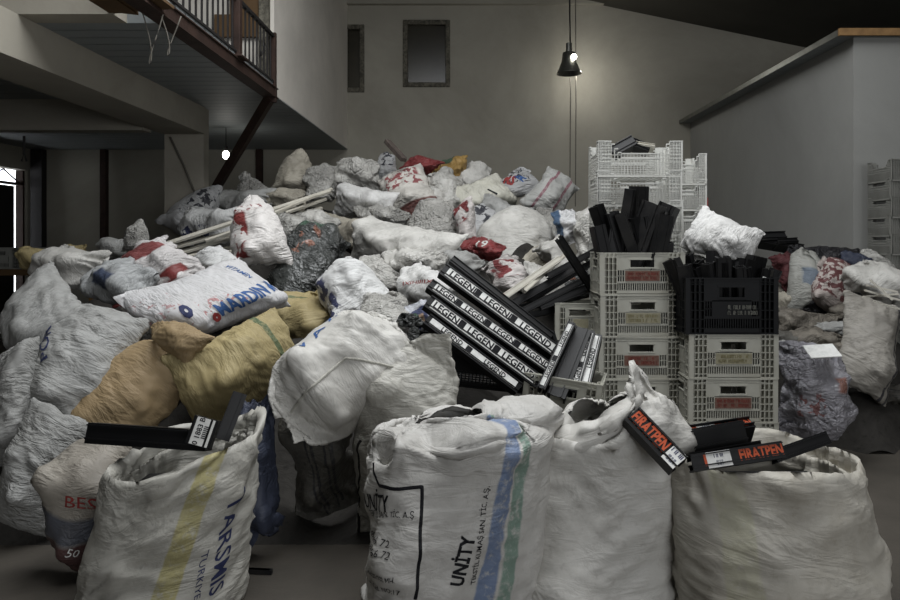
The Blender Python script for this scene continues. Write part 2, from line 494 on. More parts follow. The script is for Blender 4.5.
def print_text(o, P, s, mat, u, v, size, ang=0, W=.5, H=.8, bold=.03, sx=1., name='printed_lettering', off=.003, label=None):
    """Lettering printed on a bag: follows the cloth. size in metres of cloth; W flat width, H length of the cloth."""
    nv, nu, _ = P.shape
    V, F = text_mesh(s, size, bold, min(2 * W / nu, H / (nv - 1)) * .9)
    A = np.array(V); a = math.radians(ang)
    x = A[:, 0] * sx; y = A[:, 1]
    su = x * math.cos(a) - y * math.sin(a); sv = x * math.sin(a) + y * math.cos(a)
    N = normals(P); N = N / (np.sqrt((N * N).sum(-1, keepdims=True)) + 1e-9)
    Q, NN = samp(P, N, u + su / (2 * W), v + sv / H)
    me = bpy.data.meshes.new(name); me.from_pydata((Q + NN * off).tolist(), [], F); me.materials.append(mat)
    t = bpy.data.objects.new(name, me); C.objects.link(t); t.parent = o
    if label: t['label'] = label
    return t

def cloth_line(o, P, pts, w, mat, name, off=.002, steps=40):
    """A flat line printed or sewn along the cloth through uv points."""
    N = normals(P); N = N / (np.sqrt((N * N).sum(-1, keepdims=True)) + 1e-9)
    us = []
    for (a, b) in zip(pts[:-1], pts[1:]):
        for k in range(steps): us.append((a[0] + (b[0] - a[0]) * k / steps, a[1] + (b[1] - a[1]) * k / steps))
    us.append(pts[-1]); us = np.array(us)
    Q, NN = samp(P, N, us[:, 0], us[:, 1])
    m = MB(); V = []; F = []
    for k in range(len(us)):
        q, n = Vector(Q[k].tolist()), Vector(NN[k].tolist())
        d = Vector((Q[min(k + 1, len(us) - 1)] - Q[max(k - 1, 0)]).tolist()).normalized(); s_ = d.cross(n).normalized()
        V += [tuple(q + n * off * .2 - s_ * w / 2), tuple(q + n * off), tuple(q + n * off * .2 + s_ * w / 2)]
        if k: F += [(3 * k - 3, 3 * k - 2, 3 * k + 1, 3 * k), (3 * k - 2, 3 * k - 1, 3 * k + 2, 3 * k + 1)]
    me = bpy.data.meshes.new(name); me.from_pydata(V, [], F); me.materials.append(mat); me.shade_smooth()
    t = bpy.data.objects.new(name, me); C.objects.link(t); t.parent = o
    return t

def uv_at(key, px, py):
    """The cloth coordinates of the bag's side seen from the hall's entrance, at a given place of its face."""
    o, P = BAGS[key]; nv, nu, _ = P.shape
    Q = P + np.array(o.location, F32)
    X = VX + Q[..., 0] / Q[..., 1] * FPX; Y = VY - (Q[..., 2] - EYE) / Q[..., 1] * FPX
    N = normals(P); view = Q - np.array((0, 0, EYE), F32)
    front = (N * view).sum(-1) < 0
    c = np.hypot(X - px, Y - py) * .03 + Q[..., 1] + np.where(front, 0, 5)
    i, j = np.unravel_index(np.argmin(c), c.shape)
    return j / nu, i / (nv - 1)

def cloth_size(P):
    nv, nu, _ = P.shape
    W = np.sqrt(((np.roll(P, -1, 1) - P) ** 2).sum(-1)).mean() * nu / 2; H = np.sqrt(((P[1:] - P[:-1]) ** 2).sum(-1)).mean() * (nv - 1)
    return float(W), float(H)

def write_at(key, s, ink, p0, p1, hpx, bold=.02, name='printed_lettering', off=.003):
    o, P = BAGS[key]; W, H = cloth_size(P)
    (u0, v0), (u1, v1) = uv_at(key, *p0), uv_at(key, *p1)
    if u1 - u0 > .5: u1 -= 1
    if u0 - u1 > .5: u0 -= 1
    du, dv = (u1 - u0) * 2 * W, (v1 - v0) * H
    L = math.hypot(du, dv) + 1e-6; D = o.location.y
    size = hpx * D / FPX * 1.32
    V, _f = text_mesh(s, size, bold); nat = max(v[0] for v in V) - min(v[0] for v in V)
    return print_text(o, P, s, M[ink], (u0 + u1) / 2, (v0 + v1) / 2, size, math.degrees(math.atan2(dv, du)), W, H, bold, min(2.5, max(.3, L / nat)), name, off)

def line_at(key, pts, w, mat, name, off=.0025):
    o, P = BAGS[key]
    q = [uv_at(key, *p) for p in pts]
    return cloth_line(o, P, q, w, M[mat], name, off)

def rot3(yaw, tilt, roll):
    y, t, r = (math.radians(q) for q in (yaw, tilt, roll))
    Rz = np.array([[math.cos(y), -math.sin(y), 0], [math.sin(y), math.cos(y), 0], [0, 0, 1]])
    Rx = np.array([[1, 0, 0], [0, math.cos(t), math.sin(t)], [0, -math.sin(t), math.cos(t)]])   # front tips up
    Ry = np.array([[math.cos(r), 0, -math.sin(r)], [0, 1, 0], [math.sin(r), 0, math.cos(r)]])   # roll ccw in the picture
    return Ry @ Rx @ Rz

def shape_bag(P, w, h, yaw=0, tilt=0, roll=0, dep=1., flip=False, seed=0, amp=.006, warp=.03, crump=.035):
    """Turn a relaxed bag, size it to w x h metres as seen from the front, and give it its own dents and creases."""
    Q = P - (P.reshape(-1, 3).max(0) + P.reshape(-1, 3).min(0)) / 2
    if flip:                                            # mirror left-right, keep u running left to right at the front
        nu = Q.shape[1]; Q = Q[:, (nu // 2 - np.arange(nu)) % nu].copy(); Q[..., 0] *= -1
    Q = Q @ rot3(yaw, tilt, roll).T.astype(F32)
    e = Q.reshape(-1, 3).max(0) - Q.reshape(-1, 3).min(0)
    sx, sz = w / e[0], h / e[2]; sy = math.sqrt(sx * sz) * dep
    Q = Q * np.array([sx, sy, sz], F32)
    rs = np.random.RandomState(seed + 100)
    for _ in range(6):                                  # dents
        d = rs.normal(0, 1, 3); d /= np.linalg.norm(d); k = rs.normal(0, 1, 3) * 4 / max(w, h)
        Q = Q + (np.sin(Q @ k + rs.uniform(0, 6))[..., None] * d * warp * min(w, h) * .4).astype(F32)
    Q = crumple(Q, seed, crump * min(w, h), max(.09, .38 * min(w, h)))
    return crease(Q, seed, amp).astype(F32)

# ------------------------------------------------------------------ the hall
S = 'structure'
def st(name, mb, mat, **k): return tag(mb.build(name, mat, **k), kind=S)

st('floor', MB().box(-12, 9, -6, 12.2, -.2, 0), M['concrete'])
BW = MB()                                              # back wall with its window openings
holes = [(-2.35, -1.83, 4.05, 5.17), (-1.13, -.36, 4.14, 5.25)]
zs_ = [0, 4.05, 4.14, 5.17, 5.25, 6.6]
for z0, z1 in zip(zs_[:-1], zs_[1:]):
    xs = [(-7.7, 9)]
    for hx0, hx1, hz0, hz1 in holes:
        if hz0 < z1 - .01 and hz1 > z0 + .01:
            nx = []
            for a, b in xs:
                if hx0 > a and hx1 < b: nx += [(a, hx0), (hx1, b)]
                else: nx.append((a, b))
            xs = nx
    for a, b in xs: BW.box(a, b, 12, 12.25, z0, z1)
st('wall_back', BW, M['plaster'])
for k, (x0, x1, z0, z1) in enumerate(holes):
    f = MB(); w = .06
    f.box(x0 - .02, x0 + w, 11.97, 12.1, z0 - .02, z1 + .02).box(x1 - w, x1 + .02, 11.97, 12.1, z0 - .02, z1 + .02)
    f.box(x0 + w, x1 - w, 11.97, 12.1, z1 - w, z1 + .02).box(x0 + w, x1 - w, 11.97, 12.1, z0 - .02, z0 + w)
    wn = tag(f.build('window_%d' % (k + 1), M['darkframe'], bevel=.012), kind=S)
    g = MB().box(x0 + w, x1 - w, 12.06, 12.08, z0 + w, z1 - w); g.build('pane', M['glassd'], wn)
st('wall_left', MB().box(-12.2, -12, -6, 20.2, 0, 6.6), M['plaster'])
st('wall_right', MB().box(9, 9.2, -6, 12.2, 0, 6.6), M['plaster'])
# the sheet ceiling: level above the left half, falling away to the right
cm = MB(); cm.prism([(-12.2, 5.6), (1.9, 5.6), (9.2, 4.08), (9.2, 4.28), (1.9, 5.8), (-12.2, 5.8)], (0, -1.2, 0), (0, 12.0, 0), Vector((1, 0, 0)), Vector((0, 0, 1)))
st('ceiling', cm, M['ceil'])
st('trim_1', MB().box(-2.1, 9, 11.9, 12, 5.52, 5.6), M['plaster'])

# upper floor at the left
UX = -2.1
st('wall_upper_side', MB().box(UX - .2, UX + .001, 7.5, 12, 3.06, 5.6), M['plaster2'])
st('wall_upper_front', MB().box(-7.5, UX - .2, 7.5, 7.7, 3.2, 5.6), M['plaster2'])
T = NT('ribbed_deck'); sp = T.N.new('ShaderNodeSeparateXYZ'); T.link(T.tc.outputs['Object'], sp.inputs[0])
wv = T.math('ABSOLUTE', T.math('SINE', T.math('MULTIPLY', sp.outputs[1], 17)))
M['deck'] = T.done(lin(134, 139, 140), .6, T.bump(T.ramp(wv, 0, .3), .8, .05), .45)
st('ceiling_mezzanine', MB().box(-12, UX, 5.0, 12, 3.05, 3.2), M['deck'])
st('trim_2', MB().box(-12, -2.45, 4.8, 5.0, 3.05, 3.75), M['beam'])
fas = MB().box(UX, UX + .02, 4.2, 7.55, 3.03, 3.12).box(UX - .1, UX + .035, 4.2, 7.55, 3.02, 3.032).box(UX - .1, UX + .035, 4.2, 7.55, 3.12, 3.13)
tag(fas.build('balcony_edge_beam', M['rust']), 'rust brown steel channel along the edge of the upper floor under the railing', 'beam')
st('beam_left', MB().box(-3.6, -3.1, 1.0, 8.2, 2.74, 3.05), M['beam'])
st('column_left', MB().box(-3.58, -3.12, 8.2, 8.36, 0, 3.05), M['beam'])
st('beam_cross', MB().box(-12, -3.6, 7.7, 7.9, 2.71, 3.05), M['beam'])
# ground floor behind the column
st('wall_bay_side', MB().box(-7.7, -7.5, 11.86, 12, 0, 3.05).box(-7.7, -7.5, 5, 10.0, 0, 3.05).box(-7.7, -7.5, 10.0, 11.86, 2.68, 3.05), M['plaster'])
st('floor_outside', MB().box(-11.9, -7.7, 5, 20, -.1, .01), M['concrete'])
M['sky'] = glow('daylight_outside', (236, 240, 246), 4.5)
st('sky_backdrop', MB().box(-10.6, -10.5, 9, 20, .0, 3.6), M['sky'])
d = empty('door_1', (-7.6, 11.8, 0)); tag(d, kind=S)
MB().box(-.02, .02, -.95, -.16, .02, 2.40).build('door_leaf', M['iron'], d)
MB().box(-.04, .04, -1.78, -.97, .02, 2.40).build('door_leaf', M['iron'], d)
m = MB().box(-.06, .06, -1.78, .05, 2.42, 2.46)
m.bar((0, -1.5, 2.46), (0, -.9, 2.66), .02).bar((0, -.9, 2.46), (0, -.4, 2.66), .02).bar((0, -.4, 2.66), (0, 0, 2.46), .02).box(-.06, .06, .0, .05, 0, 2.67)
m.build('door_frame', M['rust'], d)
for k, (x, lab) in enumerate(((-6.22, 'dark rusty steel post standing against the back wall of the ground floor bay'), (-3.58, 'short dark post seen above the sacks beside the hanging bulb'))):
    p = MB().box(x - .05, x + .05, 11.85, 11.96, 0, 3.04).box(x - .09, x + .09, 11.955, 11.99, 0, .2)
    tag(p.build('steel_post', M['rust'], bevel=.006), lab, 'post')
p = MB().box(-7.44, -7.24, 11.84, 11.98, 0, 3.04); tag(p.build('steel_post', M['iron'], bevel=.01), 'wide black post in the bay corner beside the bright doorway', 'post')
br = MB().bar((-2.14, 7.5, 3.02), (-5.58, 11.5, 0), .07, .11, (0, 1, 0)).bar((-2.14, 7.44, 3.02), (-5.58, 11.44, 0), .09, .02, (0, 1, 0))
tag(br.build('steel_brace', M['rust']), 'slanting rust red steel brace running down from the balcony corner behind the heap', 'brace')
# balcony railing
rl = empty('balcony_railing', (UX, 4.2, 3.15)); tag(rl, 'black iron railing with thin upright bars along the upper floor edge', 'railing')
L = 3.3
MB().box(-.02, .02, 0, L, .51, .54).build('handrail', M['iron'], rl)
MB().box(-.015, .015, 0, L, .03, .05).build('bottom_rail', M['iron'], rl)
bal = MB().box(-.007, .007, -.007, .007, .05, .51).build('baluster', M['iron'], rl); bal.location = (0, .1, 0)
for k in range(1, 27):
    c = bal.copy(); C.objects.link(c); c.parent = rl; c.location = (0, .1 + k * .118, 0)
MB().box(-.03, .03, L - .05, L, -.18, .56).build('end_post', M['rust'], rl)
for yy in (1.16, 2.86):
    m = MB()
    for s in (-1, 1):
        pts = [(0, s * (.02 + .03 * (1 - math.cos(t))), .28 + .05 * math.sin(t) * s + .03 * s) for t in np.linspace(0, 4.6, 12)]
        m.tube(pts, .007, 6)
    o = m.build('scroll_ornament', M['iron'], rl); o.location = (.01, yy, 0)
p = MB().box(UX - .04, UX + .04, 6.26, 6.34, 3.13, 5.58).box(UX - .09, UX + .08, 6.2, 6.4, 3.13, 3.15)
tag(p.build('steel_post', M['rust'], bevel=.006), 'rust brown upright rising through the balcony railing to the roof', 'post')
bd = MB().box(-2.72, -2.24, 7.44, 7.49, 3.66, 3.9).box(-2.55, -2.24, 7.44, 7.49, 3.9, 4.7)
tag(bd.build('brown_board', M['board'], bevel=.004), 'brown board covering the opening behind the balcony railing', 'board')
st('trim_3', MB().box(-2.24, -2.14, 7.42, 7.5, 3.2, 4.8), M['darkframe'])
tn = MB()
for a in range(5): tn.obox((-2.42 + a * .09, 4.62, 3.07 - .012 * (a % 2)), Vector((1, .1, .08 * (-1) ** a)).normalized(), Vector((0, 1, 0)), Vector((0, 0, 1)), .055, .2 - .02 * a, .01)
tag(tn.build('torn_cardboard', M['board']), 'torn brown cardboard sticking out under the upper floor edge', 'cardboard')
for k, (x, y, dz) in enumerate(((-2.2, 4.7, .35), (-2.1, 4.75, .28))):
    pts = [(x + .12 * t + .03 * math.sin(t * 7), y, 3.03 - dz * math.sin(t * 3.1)) for t in np.linspace(0, 1, 14)]
    tag(MB().tube(pts, .004, 6).build('hanging_wire', M['cord'], smooth=True), ('longer thin wire looping down from the upper floor edge', 'shorter thin wire looping down from the upper floor edge')[k], 'wire')
c1 = at(170, 137, 8.15); c2 = at(196, 196, 8.15)
tag(MB().tube([c1, (c1 + c2) / 2 + Vector((.01, 0, .01)), c2], .012, 6).build('column_cable', M['cord'], smooth=True), 'grey cable slanting down the face of the plaster column', 'cable')
c1 = at(24, 136, 8.25)
tag(MB().tube([c1, c1 + Vector((0, 0, -.22))], .014, 6).tube([c1 + Vector((-.03, 0, -.3)), c1 + Vector((0, 0, -.2)), c1 + Vector((.03, 0, -.3))], .012, 6).build('beam_hook', M['iron']), 'dark metal hook hanging under the cross beam near the doorway', 'hook')

# right-hand enclosure
st('wall_partition', MB().box(3.78, 3.98, 6.9, 12, 0, 3.5).box(3.98, 9, 6.9, 7.1, 0, 3.5), M['partition'])
rf = MB().box(3.60, 9, 6.82, 12, 3.5, 3.53)
st('ceiling_enclosure', rf, M['deck'])
st('trim_4', MB().box(3.59, 9, 6.80, 6.83, 3.49, 3.56).box(5.0, 5.12, 6.78, 6.9, 3.56, 3.6), M['wood'])
st('trim_5', MB().box(3.585, 3.6, 6.83, 12, 3.49, 3.55), M['steel'])

# pendant lamp near the back wall, over the heap
pl = empty('pendant_lamp', at(569, 62, 11.2)); tag(pl, 'industrial bell shaped pendant lamp hanging in front of the back wall', 'lamp')
prof = [(.05, .16), (.1, .15), (.115, .02), (.12, 0), (.125, -.02), (.19, -.17), (.2, -.19), (.185, -.18), (.11, -.01), (.05, .1)]
m = MB(); n = 28
for r, z in prof:
    for k in range(n): m.v.append((r * math.cos(2 * PI * k / n), r * math.sin(2 * PI * k / n), z))
for i in range(len(prof) - 1):
    for k in range(n): m.f.append((i * n + k, i * n + (k + 1) % n, (i + 1) * n + (k + 1) % n, (i + 1) * n + k)); m.mi.append(0)
m.build('lamp_shade', M['steel'], pl, smooth=True)
MB().tube([(0, 0, .14), (0, 0, .3)], .05, 12).build('lamp_housing', M['steel'], pl)
MB().tube([(.02, 0, .3), (.0, 0, 1.45)], .012, 6).build('suspension_pipe', M['iron'], pl)
M['bulb'] = glow('lit_bulb', (255, 252, 240), 14)
b = MB().tube([(0, -.1, .0 + .02), (0, -.13, .02), (0, -.15, .02)], .03, 12); 
b = MB(); b.tube([(.06, -.14, .05), (.06, -.16, .05)], .035, 14).tube([(.06, -.10, .05), (.06, -.14, .05)], .045, 14)
b.build('side_bulb', M['bulb'], pl)
MB().tube([(-.07, 0, -.06), (-.07, 0, -.09)], .03, 10).tube([(.0, 0, -.06), (.0, 0, -.09)], .03, 10).tube([(.07, 0, -.06), (.07, 0, -.09)], .03, 10).build('lamp_bulb', glow('dim_bulb', (240, 240, 230), 1.2), pl)
for dx, z1, lab in ((.05, -2.0, 'thin pull chain left of two hanging below the pendant lamp'), (.14, -2.3, 'thin pull chain right of two hanging below the pendant lamp')):
    q = at(569, 62, 11.2) + Vector((dx, .25, 0))
    tag(MB().tube([q + Vector((0, 0, 1.5)), q + Vector((.01, 0, -.5)), q + Vector((0, 0, z1))], .009, 6).build('pull_chain', M['cord']), lab, 'chain')
# hanging bulb under the mezzanine
hb = empty('hanging_bulb', at(226, 155, 9.6)); tag(hb, 'bare lit bulb hanging under the mezzanine ceiling beside the rust brace', 'bulb')
m = MB(); n = 14; prof = [(.002, -.055), (.03, -.05), (.045, -.02), (.045, .02), (.03, .045), (.02, .06)]
for r, z in prof:
    for k in range(n): m.v.append((r * math.cos(2 * PI * k / n), r * math.sin(2 * PI * k / n), z))
for i in range(len(prof) - 1):
    for k in range(n): m.f.append((i * n + k, i * n + (k + 1) % n, (i + 1) * n + (k + 1) % n, (i + 1) * n + k)); m.mi.append(0)
m.build('glass_bulb', M['bulb'], hb, smooth=True)
MB().tube([(0, 0, .05), (0, 0, .12)], .022, 10).build('lamp_socket', M['iron'], hb)
MB().tube([(0, 0, .12), (0, 0, 3.04 - hb.location.z)], .006, 6).build('cable', M['iron'], hb)

# ------------------------------------------------------------------ crates
M['plate_dk'] = plain('dark_red_print', (112, 40, 34), .6, .3, 0, 30, .2)
M['plate_b2'] = plain('faded_print', (120, 112, 78), .6, .3, 0, 30, .2)
M['paper_dim'] = plain('grey_print', (120, 120, 112), .6, .3, 0, 30, .2)
def crate_mesh(kind, W=.57, Dp=.38, H=.283):
    """Stacking crate: long side towards -Y. kind: 'handle' (slot and grille) or 'dip' (rim dips in the middle)."""
    m = MB(); t = .007
    def side(L, P0, ax, out):
        """one wall; ax along the wall, out outward"""
        zv = Vector((0, 0, 1)); h = L / 2
        def b(x0, x1, z0, z1, o0, o1):
            m.obox(P0 + ax * ((x0 + x1) / 2) + zv * ((z0 + z1) / 2) + out * ((o0 + o1) / 2), ax, out, zv, (x1 - x0) / 2, (o1 - o0) / 2, (z1 - z0) / 2)
        k = H / .283
        if kind == 'handle':
            cx = h * .60; hx = .08
            b(-h, -cx, 0, H, -.032, -.028); b(cx, h, 0, H, -.032, -.028)          # recessed corner panels
            b(-cx, cx, 0, .03 * k, -.012, -.004)
            n = 23
            for i in range(n + 1): x = -cx + 2 * cx * i / n; b(x - .003, x + .003, .03 * k, .078 * k, -.012, -.004)
            b(-cx, cx, .078 * k, .09 * k, -.012, -.002)
            for s in (-1, 1):
                for i in range(4): x = s * (cx - .004 - i * .016); b(x - .003, x + .003, .09 * k, .165 * k, -.012, -.004)
                b(min(s * cx, s * (cx - .052)), max(s * cx, s * (cx - .052)), .125 * k, .13 * k, -.012, -.004)
            b(-cx + .052, cx - .052, .09 * k, .17 * k, -.012, -.003)
            b(-cx, cx, .165 * k, .185 * k, -.012, -.003)
            b(-cx, -hx, .185 * k, .235 * k, -.012, -.003); b(hx, cx, .185 * k, .235 * k, -.012, -.003)
            b(-cx, cx, .235 * k, H, -.012, -.003)
            b(-hx - .01, hx + .01, .235 * k, .245 * k, -.012, .001); b(-hx - .01, hx + .01, .178 * k, .186 * k, -.012, .001)
            for s in (-1, 1):
                for x in (h - .002, h - .03, h - .058, h - .086, cx): b(s * x - .0025, s * x + .0025, 0, H, -.03, .0)
                for z in (.03, .075, .12, .165, .21, .25): b(min(s * cx, s * h), max(s * cx, s * h), z * k - .0022, z * k + .0022, -.03, .0)
            for i in range(16):                                                   # bowed rib under the rim
                x0 = -h + L * i / 16; x1 = x0 + L / 16; z = H - .02 - .012 * (((x0 + x1) / 2) / h) ** 2
                b(x0, x1, z - .002, z + .002, -.012, 0)
            b(-h, h, H - .006, H, -.014, .003); b(-h, h, 0, .006, -.014, .003)
        else:
            n = 26
            def top(x):
                a = abs(x) / h; s_ = min(1, max(0, (a - .45) / .3)); s_ = s_ * s_ * (3 - 2 * s_)
                return H * (.66 + .34 * s_)
            for i in range(n):
                x0 = -h + L * i / n; x1 = x0 + L / n; tp = top((x0 + x1) / 2)
                b(x0, x1, tp - .008, tp, -.012, .003)
                b(x0 - .002, x0 + .002, 0, tp, -.012, 0)
                if abs((x0 + x1) / 2) > h * .72: b(x0, x1, 0, tp, -.014, -.010)
            for z in (.004, .05, .1, .15, .2, .25, .3, .35, .4, .5, .6): b(-h, h, z * H / .66 * .66, z * H / .66 * .66 + .004, -.012, 0)
            for s in (-1, 1):
                for z in (.7, .78, .86, .93): b(min(s * h * .7, s * h), max(s * h * .7, s * h), z * H, z * H + .003, -.012, 0)
            b(-h * .45, h * .45, .48 * H, .56 * H, -.012, -.003)
            b(-h, h, 0, .012, -.014, .002)
    side(W, Vector((0, -Dp / 2, 0)), Vector((1, 0, 0)), Vector((0, -1, 0)))
    side(W, Vector((0, Dp / 2, 0)), Vector((-1, 0, 0)), Vector((0, 1, 0)))
    side(Dp, Vector((-W / 2, 0, 0)), Vector((0, -1, 0)), Vector((-1, 0, 0)))
    side(Dp, Vector((W / 2, 0, 0)), Vector((0, 1, 0)), Vector((1, 0, 0)))
    for i in range(14): x = -W / 2 + .01 + (W - .02) * i / 13; m.box(x - .006, x + .006, -Dp / 2 + .005, Dp / 2 - .005, .002, .008)
    for i in range(9): y = -Dp / 2 + .01 + (Dp - .02) * i / 8; m.box(-W / 2 + .005, W / 2 - .005, y - .006, y + .006, .004, .010)
    return m

def worn_marks(name, mat, parent, x0, x1, y, z0, z1, rows, seed):
    """Rows of worn block letters too rubbed to read."""
    r = random.Random(seed); m = MB(); rh = (z1 - z0) / rows
    for q in range(rows):
        x = x0 + r.uniform(0, .01); za = z0 + q * rh + rh * .15; zb = z0 + (q + 1) * rh - rh * .12
        while x < x1 - .008:
            w = r.uniform(.007, .012)
            if r.random() < .85:
                m.box(x, x + .0028, y - .0006, y, za, zb)
                if r.random() < .7: m.box(x + w - .0035, x + w - .001, y - .0006, y, za, zb)
                zz = r.choice((za, (za + zb) / 2, zb - .003)); m.box(x, x + w - .001, y - .0006, y, zz, zz + .003)
            x += w + .0015
    return m.build(name, mat, parent)

def crate(loc, rz=0, kind='handle', mat='crate', plate='plate_r', dims=(.57, .38, .283), label=None, group=None, writing=None, rot=None, src={}):
    key = (kind, mat, dims)
    t = empty('plastic_crate', loc, rot or (0, 0, rz)); tag(t, label, 'crate', group)
    if key in src: b = src[key].copy(); C.objects.link(b); b.parent = t
    else: b = crate_mesh(kind, *dims).build('crate_body', M[mat], t); src[key] = b
    W, Dp, H = dims; k = H / .283; cx = W * .5 * .60
    if kind == 'handle' and plate:
        p = MB().box(-cx + .056, cx - .056, -Dp / 2 - .003, -Dp / 2 + .0025, .094 * k, .162 * k).build('maker_plate', M[plate], t)
        if writing: worn_marks('plate_lettering', M['plate_dk' if plate != 'plate_b' else 'plate_b2'], p, -cx + .066, cx - .066, -Dp / 2 - .0036, .100 * k, .156 * k, 2, int(abs(loc[2]) * 100))
    return t

W1 = True
H1 = .283
lx = at(642.5, 300, 4.68).x
for k, (pm, lab) in enumerate((('plate_r', 'pale lattice crate at the bottom of the front stack, mostly behind the white sack'), ('plate_r', 'pale lattice crate with red plate, second from the bottom of the front stack'),
        ('plate_r', 'pale lattice crate with red plate just above the white sack peak'), ('plate_b', 'pale lattice crate with beige plate, directly under the topmost of the front stack'),
        ('plate_r', 'pale lattice crate with red plate, filled with black profile offcuts, topmost of the front stack'))):
    crate((lx + (.0, .004, -.004, .003, 0)[k], 4.87, k * H1), (.0, .01, -.008, .006, .0)[k], plate=pm, label=lab, group='pale lattice crates in the front stack', writing=W1)
RX = at(734, 300, 4.45).x; RY = 4.65
pal = MB()
for i in range(6): pal.box(-.32, .32, -.21 + i * .077, -.21 + i * .077 + .06, .035, .05)
for x in (-.3, 0, .26): pal.box(x, x + .05, -.21, .24, 0, .035)
o = pal.build('wooden_pallet', M['wood']); o.location = (RX, RY, 0); tag(o, 'small wooden pallet on the floor under the crates that carry the black crate', 'pallet')
for k, lab in enumerate(('pale lattice crate on the pallet behind the sack of orange lettered profiles', 'pale lattice crate, second below the black crate', 'pale lattice crate with beige plate directly under the black crate')):
    crate((RX + (.004, 0, .003)[k], RY, .05 + k * H1), (.008, -.006, .004)[k], plate='plate_b' if k == 2 else 'plate_r', label=lab, group='pale crates under the black crate', writing=W1)
bc = crate((RX - .01, RY, .05 + 3 * H1), .0, 'handle', 'crateb', None, (.59, .39, .36), 'black plastic crate packed with black profile offcuts on two pale crates')
worn_marks('crate_lettering', M['paper_dim'], bc, -.035, .16, -.1985, .12, .19, 2, 5)
# shallow white crates behind
hx = at(641, 200, 5.12).x; DH = .218
for k in range(10):
    z = k * DH
    if k < 4: lab = 'white shallow crate low in the rear stack, hidden behind the front crates'
    else: lab = {4: 'white shallow crate behind the black offcuts, sixth from the top of the rear stack', 5: 'white shallow crate behind the black offcuts, fifth from the top of the rear stack', 6: 'white shallow crate behind the black offcuts, fourth from the top of the rear stack', 7: 'white shallow crate, third from the top of the rear stack', 8: 'white shallow crate with dipped rim, second from the top of the rear stack', 9: 'white shallow crate on top of the rear stack, black offcuts lying in it'}[k]
    crate((hx + (.0, .004, -.003)[k % 3], 5.34, z), (.0, .012, -.008, .005)[k % 4], 'dip', 'crate2', None, (.62, .40, .268), lab, 'white shallow crates in the rear stack')
hx2 = at(682, 200, 5.9).x
for k in range(10):
    z = k * DH
    crate((hx2, 6.1, z), (.0, -.01)[k % 2], 'dip', 'crate2', None, (.42, .40, .268), 'white crate in the narrow stack right behind the tall white stack, ' + ('lower down' if k < 6 else ('seventh from the floor', 'eighth from the floor', 'ninth from the floor', 'topmost')[k - 6]), 'white crates in the narrow third stack')
tag(MB().box(hx2 + .214, hx2 + .225, 5.91, 5.98, 1.66, 1.86).build('red_tag', M['ink_r']), 'small red strip fixed on the side of the narrow white crate stack', 'tag')
# grey crates at the far right, in front of the enclosure
for k in range(13):
    crate((at(909, 200, 6.55).x, 6.6, k * .17), .02 * (-1) ** k, 'dip', 'crateg', None, (.5, .38, .205), 'grey crate in the stack against the enclosure wall, ' + ('near the top' if k > 9 else 'below the top ones'), 'grey crates stacked at the right wall')
# grey crates in the dark bay at the left
for k, px in enumerate((8, 33)):
    crate((at(px, 240, 7.2).x - (.12, 0)[k], 7.4, 1.2), 0, 'handle', 'crateg', None, (.52, .36, .22), ('grey crate at the left edge on the plank table in the dark bay', 'grey crate beside the other one on the plank table in the dark bay')[k])
tt = empty('plank_table', (-4.6, 7.4, 0)); tag(tt, 'rough plank table carrying two grey crates in the dark bay', 'table')
MB().box(-.75, .55, -.3, .3, 1.14, 1.2).build('table_top', M['board'], tt)
for x in (-.7, .45):
    for y in (-.25, .25): MB().box(x, x + .06, y - .03, y + .03, 0, 1.14).build('leg', M['wood'], tt)

# ------------------------------------------------------------------ profile offcuts
PROF = [(0, 0), (1, 0), (1, .12), (.86, .12), (.86, .3), (1, .3), (1, .42), (.8, .42), (.8, .1), (.1, .1), (.1, .85), (.8, .85), (.8, .62), (1, .62), (1, .74), (.88, .74), (.88, .9), (1, .9), (1, 1), (0, 1), (0, .93), (-.12, .93), (-.12, .86), (0, .86), (0, .3), (-.1, .3), (-.1, .22), (0, .22)]
def profile(org, d, n, L, hgt=.075, dep=.06, mat='blackpvc', lab=None, group=None, sticker=None, name='plastic_profile', cat='profile'):
    """A window profile offcut from org along d (length L); n is where its printed face looks."""
    d = Vector(d).normalized(); n = Vector(n); n = (n - d * n.dot(d)).normalized(); up = n.cross(d)
    poly = [((x * dep), (y - .5) * hgt) for x, y in PROF]       # x goes inwards from the face
    m = MB().prism(poly, (0, 0, 0), tuple(d * L), -n, up)
    o = m.build(name, M[mat]); o.location = org
    tag(o, lab, cat, group)
    if sticker: sticker(o, d, n, up, L, hgt)
    return o

